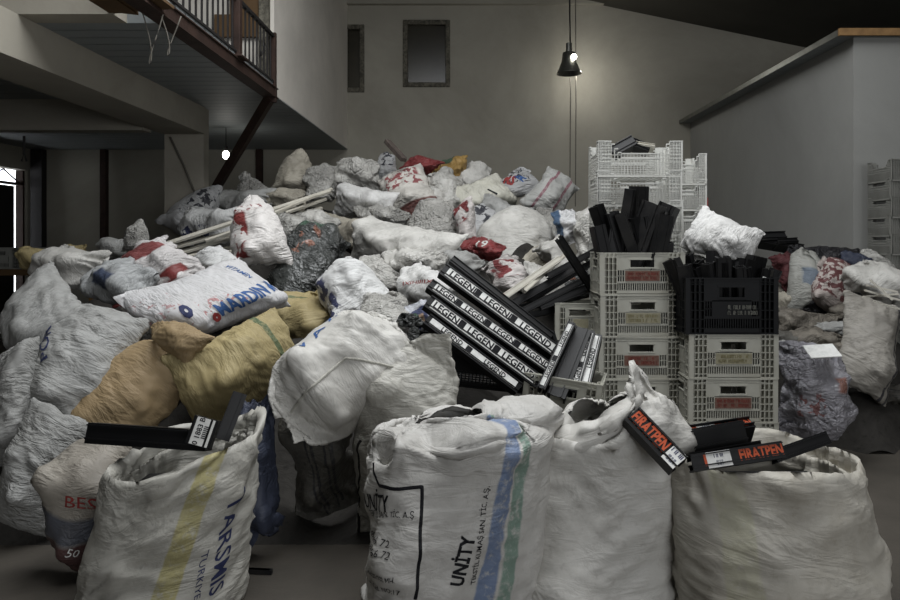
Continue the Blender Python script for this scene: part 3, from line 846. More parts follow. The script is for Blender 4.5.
def st_white(words_, hscale=.72, frac=(.04, .96), size=.9):
    def f(o, d, n, up, L, h):
        a, b = frac
        p = MB().obox(d * (L * (a + b) / 2) + n * .0012, d, up, n, L * (b - a) / 2, h * hscale / 2, .0008).build('paper_label', M['paper'], o)
        k = len(words_)
        for i, wd in enumerate(words_):
            x = L * (a + (b - a) * (i + .5) / k)
            flat_text('label_lettering', wd, M['ink_k'], p, d * x + n * .002, d, up, h * hscale * size, .03)
        for i in range(k):                              # black bars and outlined boxes between the words
            x = L * (a + (b - a) * (i + 1) / k) - .03
            if i < k - 1: MB().obox(d * x + n * .0022, d, up, n, .018, h * hscale * .42, .0006).build('label_bar', M['ink_k'], p)
    return f
def st_orange(words_, wl=.0, wr=1., label=None, size=.9):
    def f(o, d, n, up, L, h):
        for i, wd in enumerate(words_):
            x = L * (wl + (wr - wl) * (i + .5) / len(words_))
            V, _f = text_mesh(wd, h * size, .035); nat = max(v[0] for v in V) - min(v[0] for v in V)
            flat_text('orange_lettering', wd, M['ink_o'], o, d * x + n * .0006, d, up, h * size, .035, sx=min(1.3, L * (wr - wl) / len(words_) * .95 / nat))
        if label:
            a, b = label
            p = MB().obox(d * (L * (a + b) / 2) + n * .0014, d, up, n, L * (b - a) / 2, h * .46, .0009).build('paper_label', M['paper'], o)
            for q, (tx, zz) in enumerate((('I II III', .2), ('IIII II III', -.12), ('III IIII I', -.3))):
                flat_text('label_lettering', tx, M['ink_n'], p, d * (L * (a + b) / 2) + n * .0026 + up * h * zz, d, up, h * (.3 if q == 0 else .15), .02)
    return f

# the fan of labelled profiles on the tilted black crate
bx = crate(at(486, 362, 4.05) + Vector((0, .2, -.14)), 0, 'handle', 'crateb', None, (.80, .42, .30), 'black crate lying askew in the heap under the fan of labelled profiles', rot=(.08, .10, -.05))
fan = [  # start px, end px, D0, D1, height, words
    ((443, 268), (558, 352), 4.10, 3.98, .085, ['LEGEND', 'LEGEND', 'LEGEND'], True),
    ((430, 283), (556, 372), 3.98, 3.86, .07, ['LEGEND', 'LEGEND', 'LEGEND', 'LEGEND'], True),
    ((428, 300), (540, 382), 3.90, 3.82, .085, ['LEGEND', 'LEGEND', 'LEGEND'], True),
    ((427, 318), (520, 388), 3.84, 3.78, .07, ['LEGEND', 'LEGEND'], False),
    ((452, 258), (552, 336), 4.2, 4.06, .05, None, False)]
labs = ['black profile with a broad white lettered label, second from the top of the fan', 'black profile with a narrow white label in the middle of the fan', 'black profile with grey lettered label, fourth from the top of the fan', 'black profile half hidden at the bottom of the fan', 'plain black profile on top of the fan without any label']
for (a, b, d0, d1, h, wd, bright), lb in zip(fan, labs):
    p, q = at(*a, d0), at(*b, d1)
    profile(p, q - p, (.1, -1, .75), (q - p).length, h, .06, lab=lb, sticker=st_white(wd, .74 if bright else .6) if wd else None, group='labelled profiles fanned over the black crate')
# second bundle standing in the small crate right of it
crate(at(566, 402, 3.75) + Vector((0, .2, -.16)), .1, 'handle', 'crate', None, (.42, .36, .283), 'pale lattice crate corner showing behind the tall white sack, holding slanting profiles', rot=(0, .12, -.25))
for k, (a, b, d0, d1, h, wd, lb) in enumerate((
        ((541, 388), (572, 322), 3.72, 3.95, .045, ['LEGEND', 'LEGEND'], 'black profile with thin white label, leftmost of the bundle leaning in the small crate'),
        ((556, 396), (583, 328), 3.74, 4.0, .10, None, 'wide plain black profile leaning in the small crate between two labelled ones'),
        ((573, 392), (590, 330), 3.76, 4.02, .06, ['LEGEND', 'LEGEND'], 'black profile with bold white label leaning beside the front crate stack'),
        ((585, 384), (597, 334), 3.8, 4.05, .06, ['LEGEND'], 'last labelled profile touching the front crate stack'))):
    p, q = at(*a, d0), at(*b, d1)
    profile(p, q - p, (-.25, -1, .35), (q - p).length, h, .07, lab=lb, sticker=st_white(wd, .7) if wd else None, group='profiles leaning in the small crate')
crate(at(584, 318, 4.9) + Vector((0, .2, -.16)), -.1, 'handle', 'crate', 'plate_b', (.36, .34, .26), 'small pale crate wedged between the heap and the front crate stack')
# dark strips jutting out of the heap behind the fan
rr = random.Random(4)
spots = [((505, 296), (560, 258), .03, 'whitepvc'), ((512, 304), (575, 268), .035, 'blackpvc_d'), ((520, 312), (600, 272), .03, 'blackpvc_d'), ((530, 300), (592, 262), .03, 'blackpvc_d'), ((506, 310), (580, 296), .03, 'blackpvc_d'),
         ((540, 306), (598, 284), .04, 'blackpvc_d'), ((560, 238), (594, 290), .04, 'blackpvc_d'), ((525, 290), (570, 250), .02, 'whitepvc'), ((548, 276), (596, 250), .03, 'blackpvc_d'), ((515, 318), (570, 306), .03, 'blackpvc_d')]
for k, (a, b, h, mt) in enumerate(spots):
    p, q = at(*a, 4.9 + rr.uniform(-.05, .1)), at(*b, 5.15 + rr.uniform(-.1, .2))
    profile(p, q - p, (.1, -1, .4), (q - p).length, h * 1.5, .03, mt, ('white' if mt == 'whitepvc' else 'dusty dark') + ' strip offcut jutting from the heap between the labelled profiles and the crates', 'strip offcuts jutting beside the crates', name='strip_offcut', cat='strip')

# offcuts packed into crates
def pack(cx, cy, z0, wx, wy, n, hmin, hmax, seed, lab, group, lean=.35, mats=('blackpvc', 'blackpvc', 'blackpvc_d'), topf=None, wid=(.09, .17)):
    r = random.Random(seed)
    for k in range(n):
        fx = (k + .5) / n * 2 - 1
        x = cx + fx * wx / 2 * .8; y = cy + r.uniform(-wy / 2, wy / 2)
        L = r.uniform(hmin, hmax) * (topf(fx) if topf else 1)
        d = Vector((r.uniform(-lean, lean) + fx * .1, r.uniform(-.2, .1), 1)).normalized()
        a = r.uniform(-1.2, 1.2)
        nrm = (math.sin(a), -math.cos(a), r.uniform(-.2, .3))
        stk = st_white(['II'], .5, (.72, .86), .5) if k % 7 == 2 else None
        profile((x, y, z0), d, nrm, L, r.uniform(*wid), r.uniform(.05, .08), r.choice(mats), lab, group, sticker=stk)
pack(lx, 4.84, 1.17, .46, .26, 22, .46, .66, 3, 'black profile offcut standing in the topmost crate of the front stack', 'black offcuts in the topmost front crate', .5, topf=lambda f: 1.2 - .5 * abs(f + .1))
pack(RX, RY, .95, .52, .28, 34, .36, .47, 8, 'black profile offcut standing in the black crate', 'black offcuts in the black crate', .45, ('blackpvc', 'blackpvc', 'blackpvc_d'), lambda f: 1.06 - .1 * abs(f), (.05, .11))
pp = at(614, 150, 5.1)
for k, (a, b, h, lb) in enumerate((((612, 151), (634, 139), .09, 'black offcut with raised corner lying on the topmost rear crate'), ((632, 141), (650, 148), .07, 'black offcut sloping down on the topmost rear crate'), ((636, 143), (655, 146), .03, 'white scrap beside the black offcuts on the topmost rear crate'))):
    p, q = at(*a, 5.3), at(*b, 5.3)
    profile(p, q - p, (0, -1, .6), (q - p).length, h, .08, 'whitepvc' if k == 2 else 'blackpvc', lb)
# long white strips across the heap
rr = random.Random(11)
strips = [((166, 243), (330, 190), .05), ((172, 247), (322, 207), .04), ((180, 252), (300, 216), .045), ((160, 249), (262, 226), .03), ((205, 240), (326, 198), .03), ((178, 240), (262, 212), .035), ((212, 256), (290, 234), .03),
    ((240, 240), (312, 214), .04), ((186, 256), (270, 238), .03), ((250, 222), (332, 188), .025), ((230, 236), (296, 206), .022)]
for k, (a, b, hh) in enumerate(strips):
    p, q = at(*a, 6.15 + .05 * (k % 3)), at(*b, 6.9 + rr.uniform(-.15, .1))
    profile(p, q - p, (0, -.7, 1), (q - p).length, hh, .02, 'whitepvc', 'long white plastic strip lying across the heap behind the red printed bags', 'long white strips across the heap', name='plastic_strip', cat='strip')
# plank on the crest
p, q = at(387, 141, 7.9), at(404, 160, 7.7)
tag(MB().bar(p, q, .08, .05).build('wooden_plank', plain('weathered_wood', (92, 82, 76), .8, .4, .4, 20), bevel=.006), 'short weathered plank sticking up from the crest of the heap', 'plank')

# ------------------------------------------------------------------ sack materials
RED, BLU, NAV = (150, 62, 60), (58, 104, 164), (52, 58, 104)
F_ = {}
F_['white'] = fabric('white_woven', (194, 192, 186), .48, crinkle=.55, seed=1)
F_['white_b'] = fabric('bright_woven', (206, 205, 202), .32, (108, 104, 98), crinkle=.5, seed=2)
F_['grey'] = fabric('greyish_woven', (156, 156, 153), .5, crinkle=.6, seed=3)
F_['dirty'] = fabric('dirty_woven', (170, 164, 150), .6, (64, 58, 50), crinkle=.6, seed=4)
F_['dim'] = fabric('dark_woven', (92, 90, 84), .5, (40, 38, 35), crinkle=.5, seed=5, stripes=[('u', .27, .012, (52, 52, 56)), ('u', .24, .008, (52, 52, 56)), ('u', .33, .008, (52, 52, 56)), ('u', .36, .012, (52, 52, 56))])
F_['tan'] = fabric('tan_woven', (150, 130, 98), .32, (96, 72, 44), .6, crinkle=.45, seed=6)
F_['sand'] = fabric('sand_woven', (162, 148, 108), .32, (106, 88, 52), .6, crinkle=.4, seed=7, stripes=[('v', .77, .04, (84, 108, 62))])
F_['film'] = fabric('crumpled_film', (172, 170, 164), .5, (74, 73, 70), .26, crinkle=1., weave=False, spec=.6, seed=8, scale=1.5)
F_['film_w'] = fabric('white_film', (194, 192, 186), .48, (104, 100, 92), .32, crinkle=.9, weave=False, spec=.5, seed=9, scale=1.3)
F_['film_d'] = fabric('dark_film', (66, 68, 66), .3, (28, 30, 30), .22, crinkle=1., weave=False, spec=.7, seed=10, scale=1.4, prints=[((150, 84, 58), .18, .30, .45, .72, 9, .5), ((60, 100, 74), .14, .28, .74, .92, 7, .45)])
F_['film_c'] = fabric('clear_film', (160, 158, 164), .4, (60, 60, 64), .16, crinkle=.9, weave=False, spec=1., seed=11, scale=1.2, prints=[((190, 110, 86), .30, .37, .52, .66, 6, .42), ((150, 80, 76), .12, .24, .34, .52, 16, .52)], alpha=.86)
F_['redwhite'] = fabric('red_print_woven', (208, 202, 198), .25, crinkle=.8, seed=12, prints=[(RED, .1, .4, .35, .75, 20, .5), (RED, .05, .45, .06, .2, 3, .3)])
F_['redband'] = fabric('red_band_bag', (206, 202, 200), .25, crinkle=.8, seed=13, prints=[(RED, .2, .46, .56, .8, 2, .2), ((40, 36, 40), .08, .22, .45, .75, 14, .5), ((150, 44, 42), .26, .42, .12, .26, 4, .4)], rough=.4)
F_['redlow'] = fabric('red_bottom_bag', (204, 200, 192), .25, crinkle=.8, seed=14, prints=[((128, 70, 62), .0, .5, .0, .26, 2, .2), ((166, 70, 72), .1, .4, .5, .86, 16, .5)], rough=.45)
F_['redtall'] = fabric('red_side_bag', (214, 210, 206), .2, crinkle=.7, seed=15, prints=[((160, 48, 44), .08, .2, .1, .62, 9, .44), ((150, 52, 52), .12, .36, .62, .74, 22, .52)], rough=.42)
F_['redbag'] = fabric('red_bag', (124, 56, 56), .2, (88, 34, 34), .35, crinkle=.8, weave=False, seed=16)
F_['redspot'] = fabric('red_motif_bag', (196, 190, 186), .3, crinkle=.9, seed=17, prints=[((150, 40, 42), .14, .4, .3, .74, 9, .5)], rough=.4)
F_['wine'] = fabric('dark_red_cloth', (78, 38, 40), .3, (40, 26, 26), .7, crinkle=.6, seed=41)
F_['yellow'] = fabric('ochre_bag', (160, 130, 76), .3, (90, 66, 34), .45, crinkle=.9, seed=18, prints=[((60, 96, 66), .34, .5, .2, 1, 3, .3), ((70, 56, 40), .1, .34, .3, .7, 14, .55)])
F_['navyp'] = fabric('navy_print_woven', (206, 206, 204), .3, crinkle=.6, seed=19, prints=[((62, 68, 112), .1, .24, .3, .72, 16, .5)])
F_['darkp'] = fabric('dark_print_bag', (178, 178, 178), .4, crinkle=.8, seed=20, prints=[((48, 50, 62), .1, .38, .3, .9, 15, .52)], rough=.4)
F_['mardin'] = fabric('blue_lettered_woven', (200, 199, 199), .3, (128, 124, 118), crinkle=.45, seed=21, prints=[((196, 120, 120), .26, .36, .34, .62, 26, .56), ((190, 140, 140), .12, .4, .05, .3, 30, .6)])
F_['pink'] = fabric('pink_striped_woven', (172, 172, 168), .3, crinkle=.5, seed=22, stripes=[('u', .33, .028, (156, 92, 104)), ('u', .16, .022, (156, 92, 104))])
F_['olive'] = fabric('olive_edge_bag', (198, 196, 184), .35, (112, 106, 70), crinkle=.7, seed=23)
F_['bluebox'] = fabric('blue_sided_bag', (206, 206, 206), .15, (150, 150, 150), crinkle=.5, seed=24, prints=[((60, 96, 138), .0, .17, .0, 1, 1, .1)], rough=.4)
F_['bluepatch'] = fabric('blue_patch_bag', (172, 174, 174), .4, crinkle=.8, seed=25, prints=[((70, 84, 116), .24, .36, .3, .52, 2, .25)], rough=.4)
F_['pict'] = fabric('picture_bag', (198, 200, 206), .25, crinkle=.6, seed=26, prints=[((62, 72, 120), .15, .35, .2, .75, 4, .3), ((196, 150, 110), .2, .3, .3, .62, 9, .46)], rough=.4)
F_['unity'] = fabric('striped_woven', (192, 190, 185), .42, (100, 95, 86), crinkle=.5, seed=27, stripes=[('u', .338, .028, (104, 130, 176)), ('u', .374, .024, (116, 154, 134))])
F_['yst'] = fabric('yellow_striped_woven', (176, 174, 166), .46, (100, 94, 80), crinkle=.4, seed=28, stripes=[('u', .325, .042, (172, 160, 88))])
F_['plainw'] = fabric('plain_woven', (196, 194, 188), .44, (116, 110, 100), crinkle=.35, seed=29)
F_['rightw'] = fabric('creamy_woven', (182, 178, 168), .5, (118, 108, 88), crinkle=.4, seed=30, stripes=[('u', .15, .05, (184, 180, 150))])
F_['backw'] = fabric('seamed_woven', (184, 182, 174), .46, (104, 98, 86), crinkle=.45, seed=31)
F_['bes'] = fabric('banded_woven', (150, 144, 134), .55, (84, 76, 66), crinkle=.6, seed=32, prints=[((92, 54, 52), 0, 1, 0, .22, 1, .05), ((84, 88, 100), 0, 1, .22, .33, 1, .05)])
F_['denim'] = fabric('dull_blue_sheet', (56, 61, 76), .5, (40, 44, 56), crinkle=.5, seed=33)
F_['black'] = fabric('black_bag', (26, 25, 28), .2, (50, 48, 46), .4, crinkle=.8, weave=False, seed=34, spec=.5)
F_['redfig'] = fabric('red_figured_woven', (176, 166, 160), .3, crinkle=.5, seed=35, prints=[((112, 54, 54), 0, 1, .1, .92, 24, .47)])
F_['bluefig'] = fabric('faded_woven', (150, 150, 144), .4, crinkle=.5, seed=36, prints=[((96, 112, 130), .14, .38, .3, .48, 7, .38), ((90, 92, 84), .16, .36, .6, .8, 18, .5)])
F_['darkband'] = fabric('dark_striped_woven', (150, 146, 138), .5, (84, 80, 74), crinkle=.5, seed=37, stripes=[('u', .40, .02, (54, 54, 66)), ('u', .46, .02, (54, 54, 66))])
F_['junk'] = fabric('muddy_sheet', (120, 114, 104), .7, (48, 44, 40), .6, crinkle=.9, seed=38)

# ------------------------------------------------------------------ relaxed source bags
AR = {}
AR['tall'] = sim_bag(64, W=.5, H=1.0, kind='pillow', fill=.95, var=.09, lumps=6, kb=.03, nu=112, nv=97)
AR['cone'] = sim_bag(66, W=.55, H=.85, kind='pillow', fill=.75, var=.10, lumps=5, kb=.03, wf=[(0, 1), (.5, 1), (1, .12)])
AR['lemon'] = sim_bag(67, W=.6, H=.95, kind='pillow', fill=.8, var=.08, lumps=5, kb=.03, wf=[(0, .35), (.3, 1), (.7, 1), (1, .35)], nu=112, nv=97)
AR['fat'] = sim_bag(61, W=.55, H=.8, kind='pillow', fill=1.25, var=.045, lumps=3, kb=.04, nu=96, nv=73)
AR['fat2'] = sim_bag(62, W=.6, H=.8, kind='pillow', fill=1.1, var=.06, lumps=4, kb=.04, nu=96, nv=73)
AR['fat3'] = sim_bag(63, W=.6, H=.75, kind='tied', fill=1.2, var=.08, lumps=4, kb=.03, neck=.88, nu=96, nv=73)
for k, sp in enumerate([dict(kind='pillow', W=.5, H=.8, fill=.8, var=.06, kb=.05), dict(kind='pillow', W=.5, H=.8, fill=.62, lumps=6, var=.12, kb=.035), dict(kind='pillow', W=.52, H=.72, fill=.7, var=.14, lumps=8, kb=.03),
        dict(kind='pillow', W=.5, H=.85, fill=.72, squeeze=3, var=.09, kb=.04), dict(kind='pillow', W=.55, H=.7, fill=.55, lumps=9, var=.16, kb=.03)]):
    AR['p%d' % k] = sim_bag(20 + k, **sp)
for k, sp in enumerate([dict(kind='tied', W=.55, H=.85, fill=.6, neck=.82, var=.1, kb=.03), dict(kind='tied', W=.5, H=.7, fill=.5, neck=.76, lumps=6, var=.15, kb=.03), dict(kind='tied', W=.58, H=.8, fill=.62, neck=.86, lumps=5, var=.08, kb=.03),
        dict(kind='tied', W=.5, H=.9, fill=.42, neck=.7, lumps=7, var=.13, kb=.03), dict(kind='tied', W=.6, H=.8, fill=.5, neck=.8, lumps=8, var=.18, kb=.025)]):
    AR['t%d' % k] = sim_bag(40 + k, **sp)

BAGS = {}
def bag(key, arch, px, py, w, h, D, roll=0, tilt=30, yaw=0, dep=1., mat='white', name='woven_sack', label='', cat='sack', flip=False, amp=.006, warp=.03, group=None, crump=None):
    s = D / FPX
    P = shape_bag(AR[arch], w * s, h * s, yaw, tilt, roll, dep, flip, len(BAGS) * 7 + 3, amp, warp, crump if crump is not None else (.038 if name == 'plastic_bag' else .026))
    c = at(px, py, D)
    lo = P[..., 2].min()
    if c.z + lo < .005: c.z = .005 - lo
    o = bag_object(name, P, F_[mat], c)
    tag(o, label, cat, group)
    BAGS[key] = (o, P)
    return o, P

# ------------------------------------------------------------------ the heap
PB, WS = 'plastic_bag', 'woven_sack'
def B(key, arch, px, py, w, h, D, roll, tilt, mat, label, name=WS, **k):
    return bag(key, arch, px, py, w, h, D, roll, tilt, mat=mat, label=label, name=name, cat='bag' if name == PB else 'sack', **k)
# crest, left to right
B('c1', 'cone', 293, 170, 40, 50, 8.3, -8, 10, 'dirty', 'upright dirty white sack with a pointed top standing highest on the left crest')
B('c2', 't4', 252, 187, 40, 44, 8.1, 20, 15, 'film', 'crumpled grey bag with a torn top near the hanging bulb', PB)
B('c3', 'p1', 236, 204, 84, 34, 8.0, 78, 40, 'grey', 'long grey sack lying flat on the crest right of the column')
B('c4', 'cone', 194, 208, 60, 66, 7.8, -34, 15, 'darkp', 'grey bag with dark print leaning against the plaster column', PB)
B('c5', 'p2', 278, 200, 56, 26, 7.9, 85, 40, 'dirty', 'flat dirty sack lying below the pointed sack on the left crest')
B('c6', 'p4', 319, 183, 40, 46, 8.0, 10, 25, 'film', 'grey translucent bag on the crest beside the pointed dirty sack', PB)
B('c7', 'p2', 351, 175, 56, 44, 8.1, 80, 30, 'film_w', 'pale translucent bag with fine creases on the crest under the wall corner', PB)
B('c8', 'fat', 358, 201, 74, 44, 7.4, 68, 35, 'white_b', 'bright white pillow shaped sack lying just below the crest')
B('c9', 't2', 384, 166, 26, 34, 8.2, 0, 20, 'darkp', 'small bag with black print behind the red and white bag', PB)
B('c10', 'fat2', 407, 190, 70, 70, 7.7, 25, 30, 'redlow', 'round red and white printed bag on the crest below the plank', PB)
B('c11', 'p3', 420, 166, 46, 22, 8.2, 70, 40, 'redbag', 'flat red bag tucked behind the red and white bag', PB)
B('c12', 't4', 444, 166, 46, 30, 8.3, 60, 30, 'yellow', 'ochre yellow bag with green end on top of the crest', PB)
B('c13', 'p2', 442, 193, 52, 60, 7.8, -6, 30, 'film_w', 'white crumpled bag right of the red and white bag', PB)
B('c14', 'p4', 474, 174, 42, 34, 8.3, -50, 30, 'white', 'white sack slanting down right of the ochre bag on the crest')
B('c15', 'fat', 488, 196, 68, 52, 7.8, -70, 35, 'olive', 'white sack with a small black mark and olive underside on the crest')
B('c16', 't1', 514, 181, 44, 36, 8.0, 20, 30, 'darkp', 'grey bag carrying red and blue letters near the right of the crest', PB)
B('c17', 'fat2', 554, 192, 62, 62, 7.8, -38, 25, 'pink', 'grey white sack with dusty pink stripes and a pointed corner at the right crest')
# second row
B('d1', 'fat3', 435, 226, 62, 64, 6.9, 8, 30, 'film', 'grey white creased bag in the middle of the heap above the long pale sack', PB)
B('d2', 'fat3', 517, 237, 92, 72, 6.9, -15, 25, 'white', 'large round white grey sack below the crest, left of the blue sided bag')
B('d3', 'p3', 464, 222, 24, 52, 6.6, 22, 30, 'redspot', 'narrow pinkish bag hanging down above the red bag', PB)
B('d4', 'p2', 478, 248, 50, 28, 6.1, 62, 35, 'redbag', 'bright red bag with white number lying above the labelled profiles', PB)
B('d5', 'p4', 505, 273, 48, 42, 5.5, 20, 30, 'redspot', 'white bag with red curved motif behind the top of the labelled profiles', PB)
B('d6', 'p0', 567, 226, 34, 40, 6.8, 6, 15, 'bluebox', 'small white bag with a blue side at the right end of the heap', PB)
B('d7', 'p4', 592, 232, 48, 66, 6.7, 14, 20, 'film_w', 'white knotted bag next to the offcuts of the front crate stack', PB)
B('d8', 'p1', 560, 258, 60, 50, 6.3, 30, 30, 'white', 'white printed sack behind the dusty strips near the crates')
B('d9', 'fat', 392, 246, 128, 68, 6.0, 68, 40, 'white', 'long pale pillow shaped sack lying across the middle of the heap')
B('d10', 'p4', 305, 262, 84, 92, 5.7, -20, 30, 'film_d', 'dark shiny plastic bag with green and orange patches in the middle of the heap', PB)
B('d11', 'cone', 251, 229, 66, 80, 5.5, 16, 20, 'redtall', 'white bag with a pointed top and red print down its left side', PB)
B('d12', 'p2', 310, 222, 56, 36, 6.6, 60, 40, 'film_w', 'small white bag beside the ends of the long white strips', PB)
B('d13', 'p3', 210, 262, 60, 34, 5.3, 60, 40, 'navyp', 'white sack with blue curve print behind the blue lettered sack')
B('d14', 'p4', 156, 268, 92, 70, 5.0, 50, 25, 'redband', 'white printed bag with red band and black patch left of the blue lettered sack', PB)
B('d15', 'cone', 134, 236, 26, 36, 5.6, 0, 10, 'film', 'thin translucent bag tip standing up at the left of the heap', PB)
B('d16', 'p0', 112, 249, 46, 26, 5.8, 80, 35, 'grey', 'small grey roll shaped sack at the left end of the heap, in the shade')
B('d17', 'p2', 112, 284, 92, 66, 4.75, 70, 40, 'bluepatch', 'grey bag with a blue patch left of the red banded bag', PB)
B('d18', 'p1', 62, 268, 104, 44, 5.1, 76, 45, 'white', 'white sack lying flat at the top left of the heap')
B('d19', 'p0', 30, 258, 44, 26, 5.7, 80, 35, 'sand', 'faded yellow green sack behind the white sacks at the left')
B('d20', 'p0', 72, 253, 30, 18, 5.8, 85, 35, 'sand', 'small yellow green sack tip behind the top left white sack')
B('d21', 'p3', 140, 310, 60, 48, 4.6, 40, 40, 'redspot', 'thin pinkish white bag under the red banded bag', PB)
# third row
B('e1', 'fat', 213, 300, 150, 90, 4.45, -63, 42, 'mardin', 'white sack with large blue lettering lying in the middle left of the heap', amp=.004, warp=.02)
B('e2', 'lemon', 350, 294, 84, 76, 4.9, 35, 30, 'navyp', 'white sack with round navy print below the long pale sack')
B('e3', 'p4', 424, 288, 66, 54, 4.9, 66, 40, 'white_b', 'white folded sack with small red print left of the labelled profiles')
B('e4', 'p0', 423, 322, 44, 56, 4.5, 12, 25, 'pict', 'small bag with a blue and orange picture behind the labelled profiles', PB)
B('e5', 't3', 412, 338, 36, 50, 4.3, -10, 25, 'film_d', 'dark shiny bag tip right of the big pale pillow sack', PB)
B('e6', 'p2', 385, 318, 70, 60, 4.6, 30, 30, 'film_w', 'white bag filling the gap behind the big pale pillow sack', PB)
# big bags at the left
B('f1', 'fat2', 30, 318, 130, 124, 4.1, 60, 35, 'grey', 'huge pale sack at the left edge behind the sack with vertical letters')
B('f2', 'fat2', 68, 368, 128, 152, 3.85, -16, 25, 'grey', 'huge grey white creased sack with faint vertical letters at the left', amp=.010, flip=True)
B('f3', 'fat', 8, 400, 66, 130, 3.7, 10, 20, 'grey', 'grey sack at the left edge under the huge pale one')
B('f4', 'fat3', 130, 393, 142, 138, 3.95, -42, 25, 'tan', 'tan brown sack with a folded corner at its top')
B('f5', 'fat2', 244, 366, 128, 120, 4.0, -62, 35, 'sand', 'sand coloured sack with a green stripe')
B('f6', 'lemon', 344, 368, 140, 130, 3.42, -47, 35, 'plainw', 'big pale pillow sack with a diagonal stitched seam above the dark gap', amp=.006, crump=.02)
# ground level
B('g1', 'fat2', 34, 505, 100, 140, 3.45, -18, 10, 'grey', 'grey sack standing on the floor at the left edge')
B('g2', 'p3', 78, 528, 86, 134, 3.15, 4, 8, 'bes', 'dirty sack with faded red letters and red and blue bands at its foot')
B('g3', 'p1', 254, 494, 50, 166, 3.3, 3, 0, 'denim', 'dull blue sheet bundle standing between the yellow striped sack and the dark gap', PB)
B('g4', 'p0', 318, 488, 92, 176, 3.55, 4, 2, 'dim', 'dark dusty sack with thin stripes standing in the shaded gap', amp=.008)
# right-hand heaps
B('r1', 'p2', 817, 396, 78, 106, 4.75, 0, 5, 'film_c', 'shiny clear plastic bag with dark contents standing beside the crates', PB)
B('r2', 'fat2', 719, 237, 76, 68, 4.8, 60, 30, 'white_b', 'bright white crumpled bag on the black offcuts above the black crate', PB, amp=.008, crump=.03)
B('r3', 't0', 833, 286, 50, 66, 6.0, -8, 10, 'redfig', 'sack covered in red figures at the right of the hall')
B('r4', 't2', 806, 284, 44, 74, 6.15, 4, 10, 'bluefig', 'pale faded sack with a blue mark beside the red figured sack')
B('r5', 't4', 824, 256, 60, 44, 6.4, 50, 20, 'black', 'black bag slumped over the pale faded sack', PB)
B('r6', 'p1', 787, 270, 30, 40, 6.3, 10, 20, 'wine', 'dark red cloth bag edge beside the pale faded sack', PB)
B('r7', 'fat', 872, 340, 82, 112, 5.2, -28, 25, 'darkband', 'large leaning sack with two dark stripes at the right edge')
B('r8', 'p2', 884, 284, 80, 60, 5.7, 50, 30, 'white', 'pale sack with a small dark triangle print at the right edge')
B('r9', 't1', 868, 262, 40, 30, 6.3, 20, 30, 'film_w', 'small white bag below the grey crates at the right', PB)
B('r10', 'p4', 855, 262, 30, 26, 6.2, 60, 30, 'denim', 'dark blue bag between the red figured sack and the enclosure wall', PB)
B('r12', 't4', 700, 262, 30, 30, 4.9, 20, 20, 'film', 'grey bag scrap under the bright white bag on the black crate', PB)
rr = random.Random(21)
for k, (px, py, w, h, D, rl, mt) in enumerate(((800, 322, 60, 34, 5.8, 70, 'junk'), (842, 330, 60, 30, 5.6, 110, 'grey'), (816, 340, 54, 30, 5.4, 60, 'junk'), (792, 346, 46, 30, 5.5, 95, 'dim'), (850, 312, 44, 30, 5.9, 70, 'junk'), (790, 306, 40, 30, 6.2, 80, 'dirty'),
        (776, 294, 40, 34, 6.4, 60, 'junk'), (812, 306, 40, 24, 6.1, 100, 'black'), (866, 300, 30, 40, 6.2, 20, 'black'), (840, 352, 56, 24, 5.3, 80, 'junk'), (890, 394, 50, 26, 5.2, 80, 'dim'), (802, 356, 44, 26, 5.2, 80, 'grey'))):
    B('rj%d' % k, 'p%d' % (k % 5), px, py, w, h, D, rl, 40, mt, ('muddy', 'grey', 'crushed', 'dark', 'small', 'pale')[k % 6] + ' flattened sheet scrap in the low heap ' + ('behind the shiny clear bag', 'under the red figured sack', 'beside the leaning striped sack')[k % 3], PB, group='scraps in the low right heap')

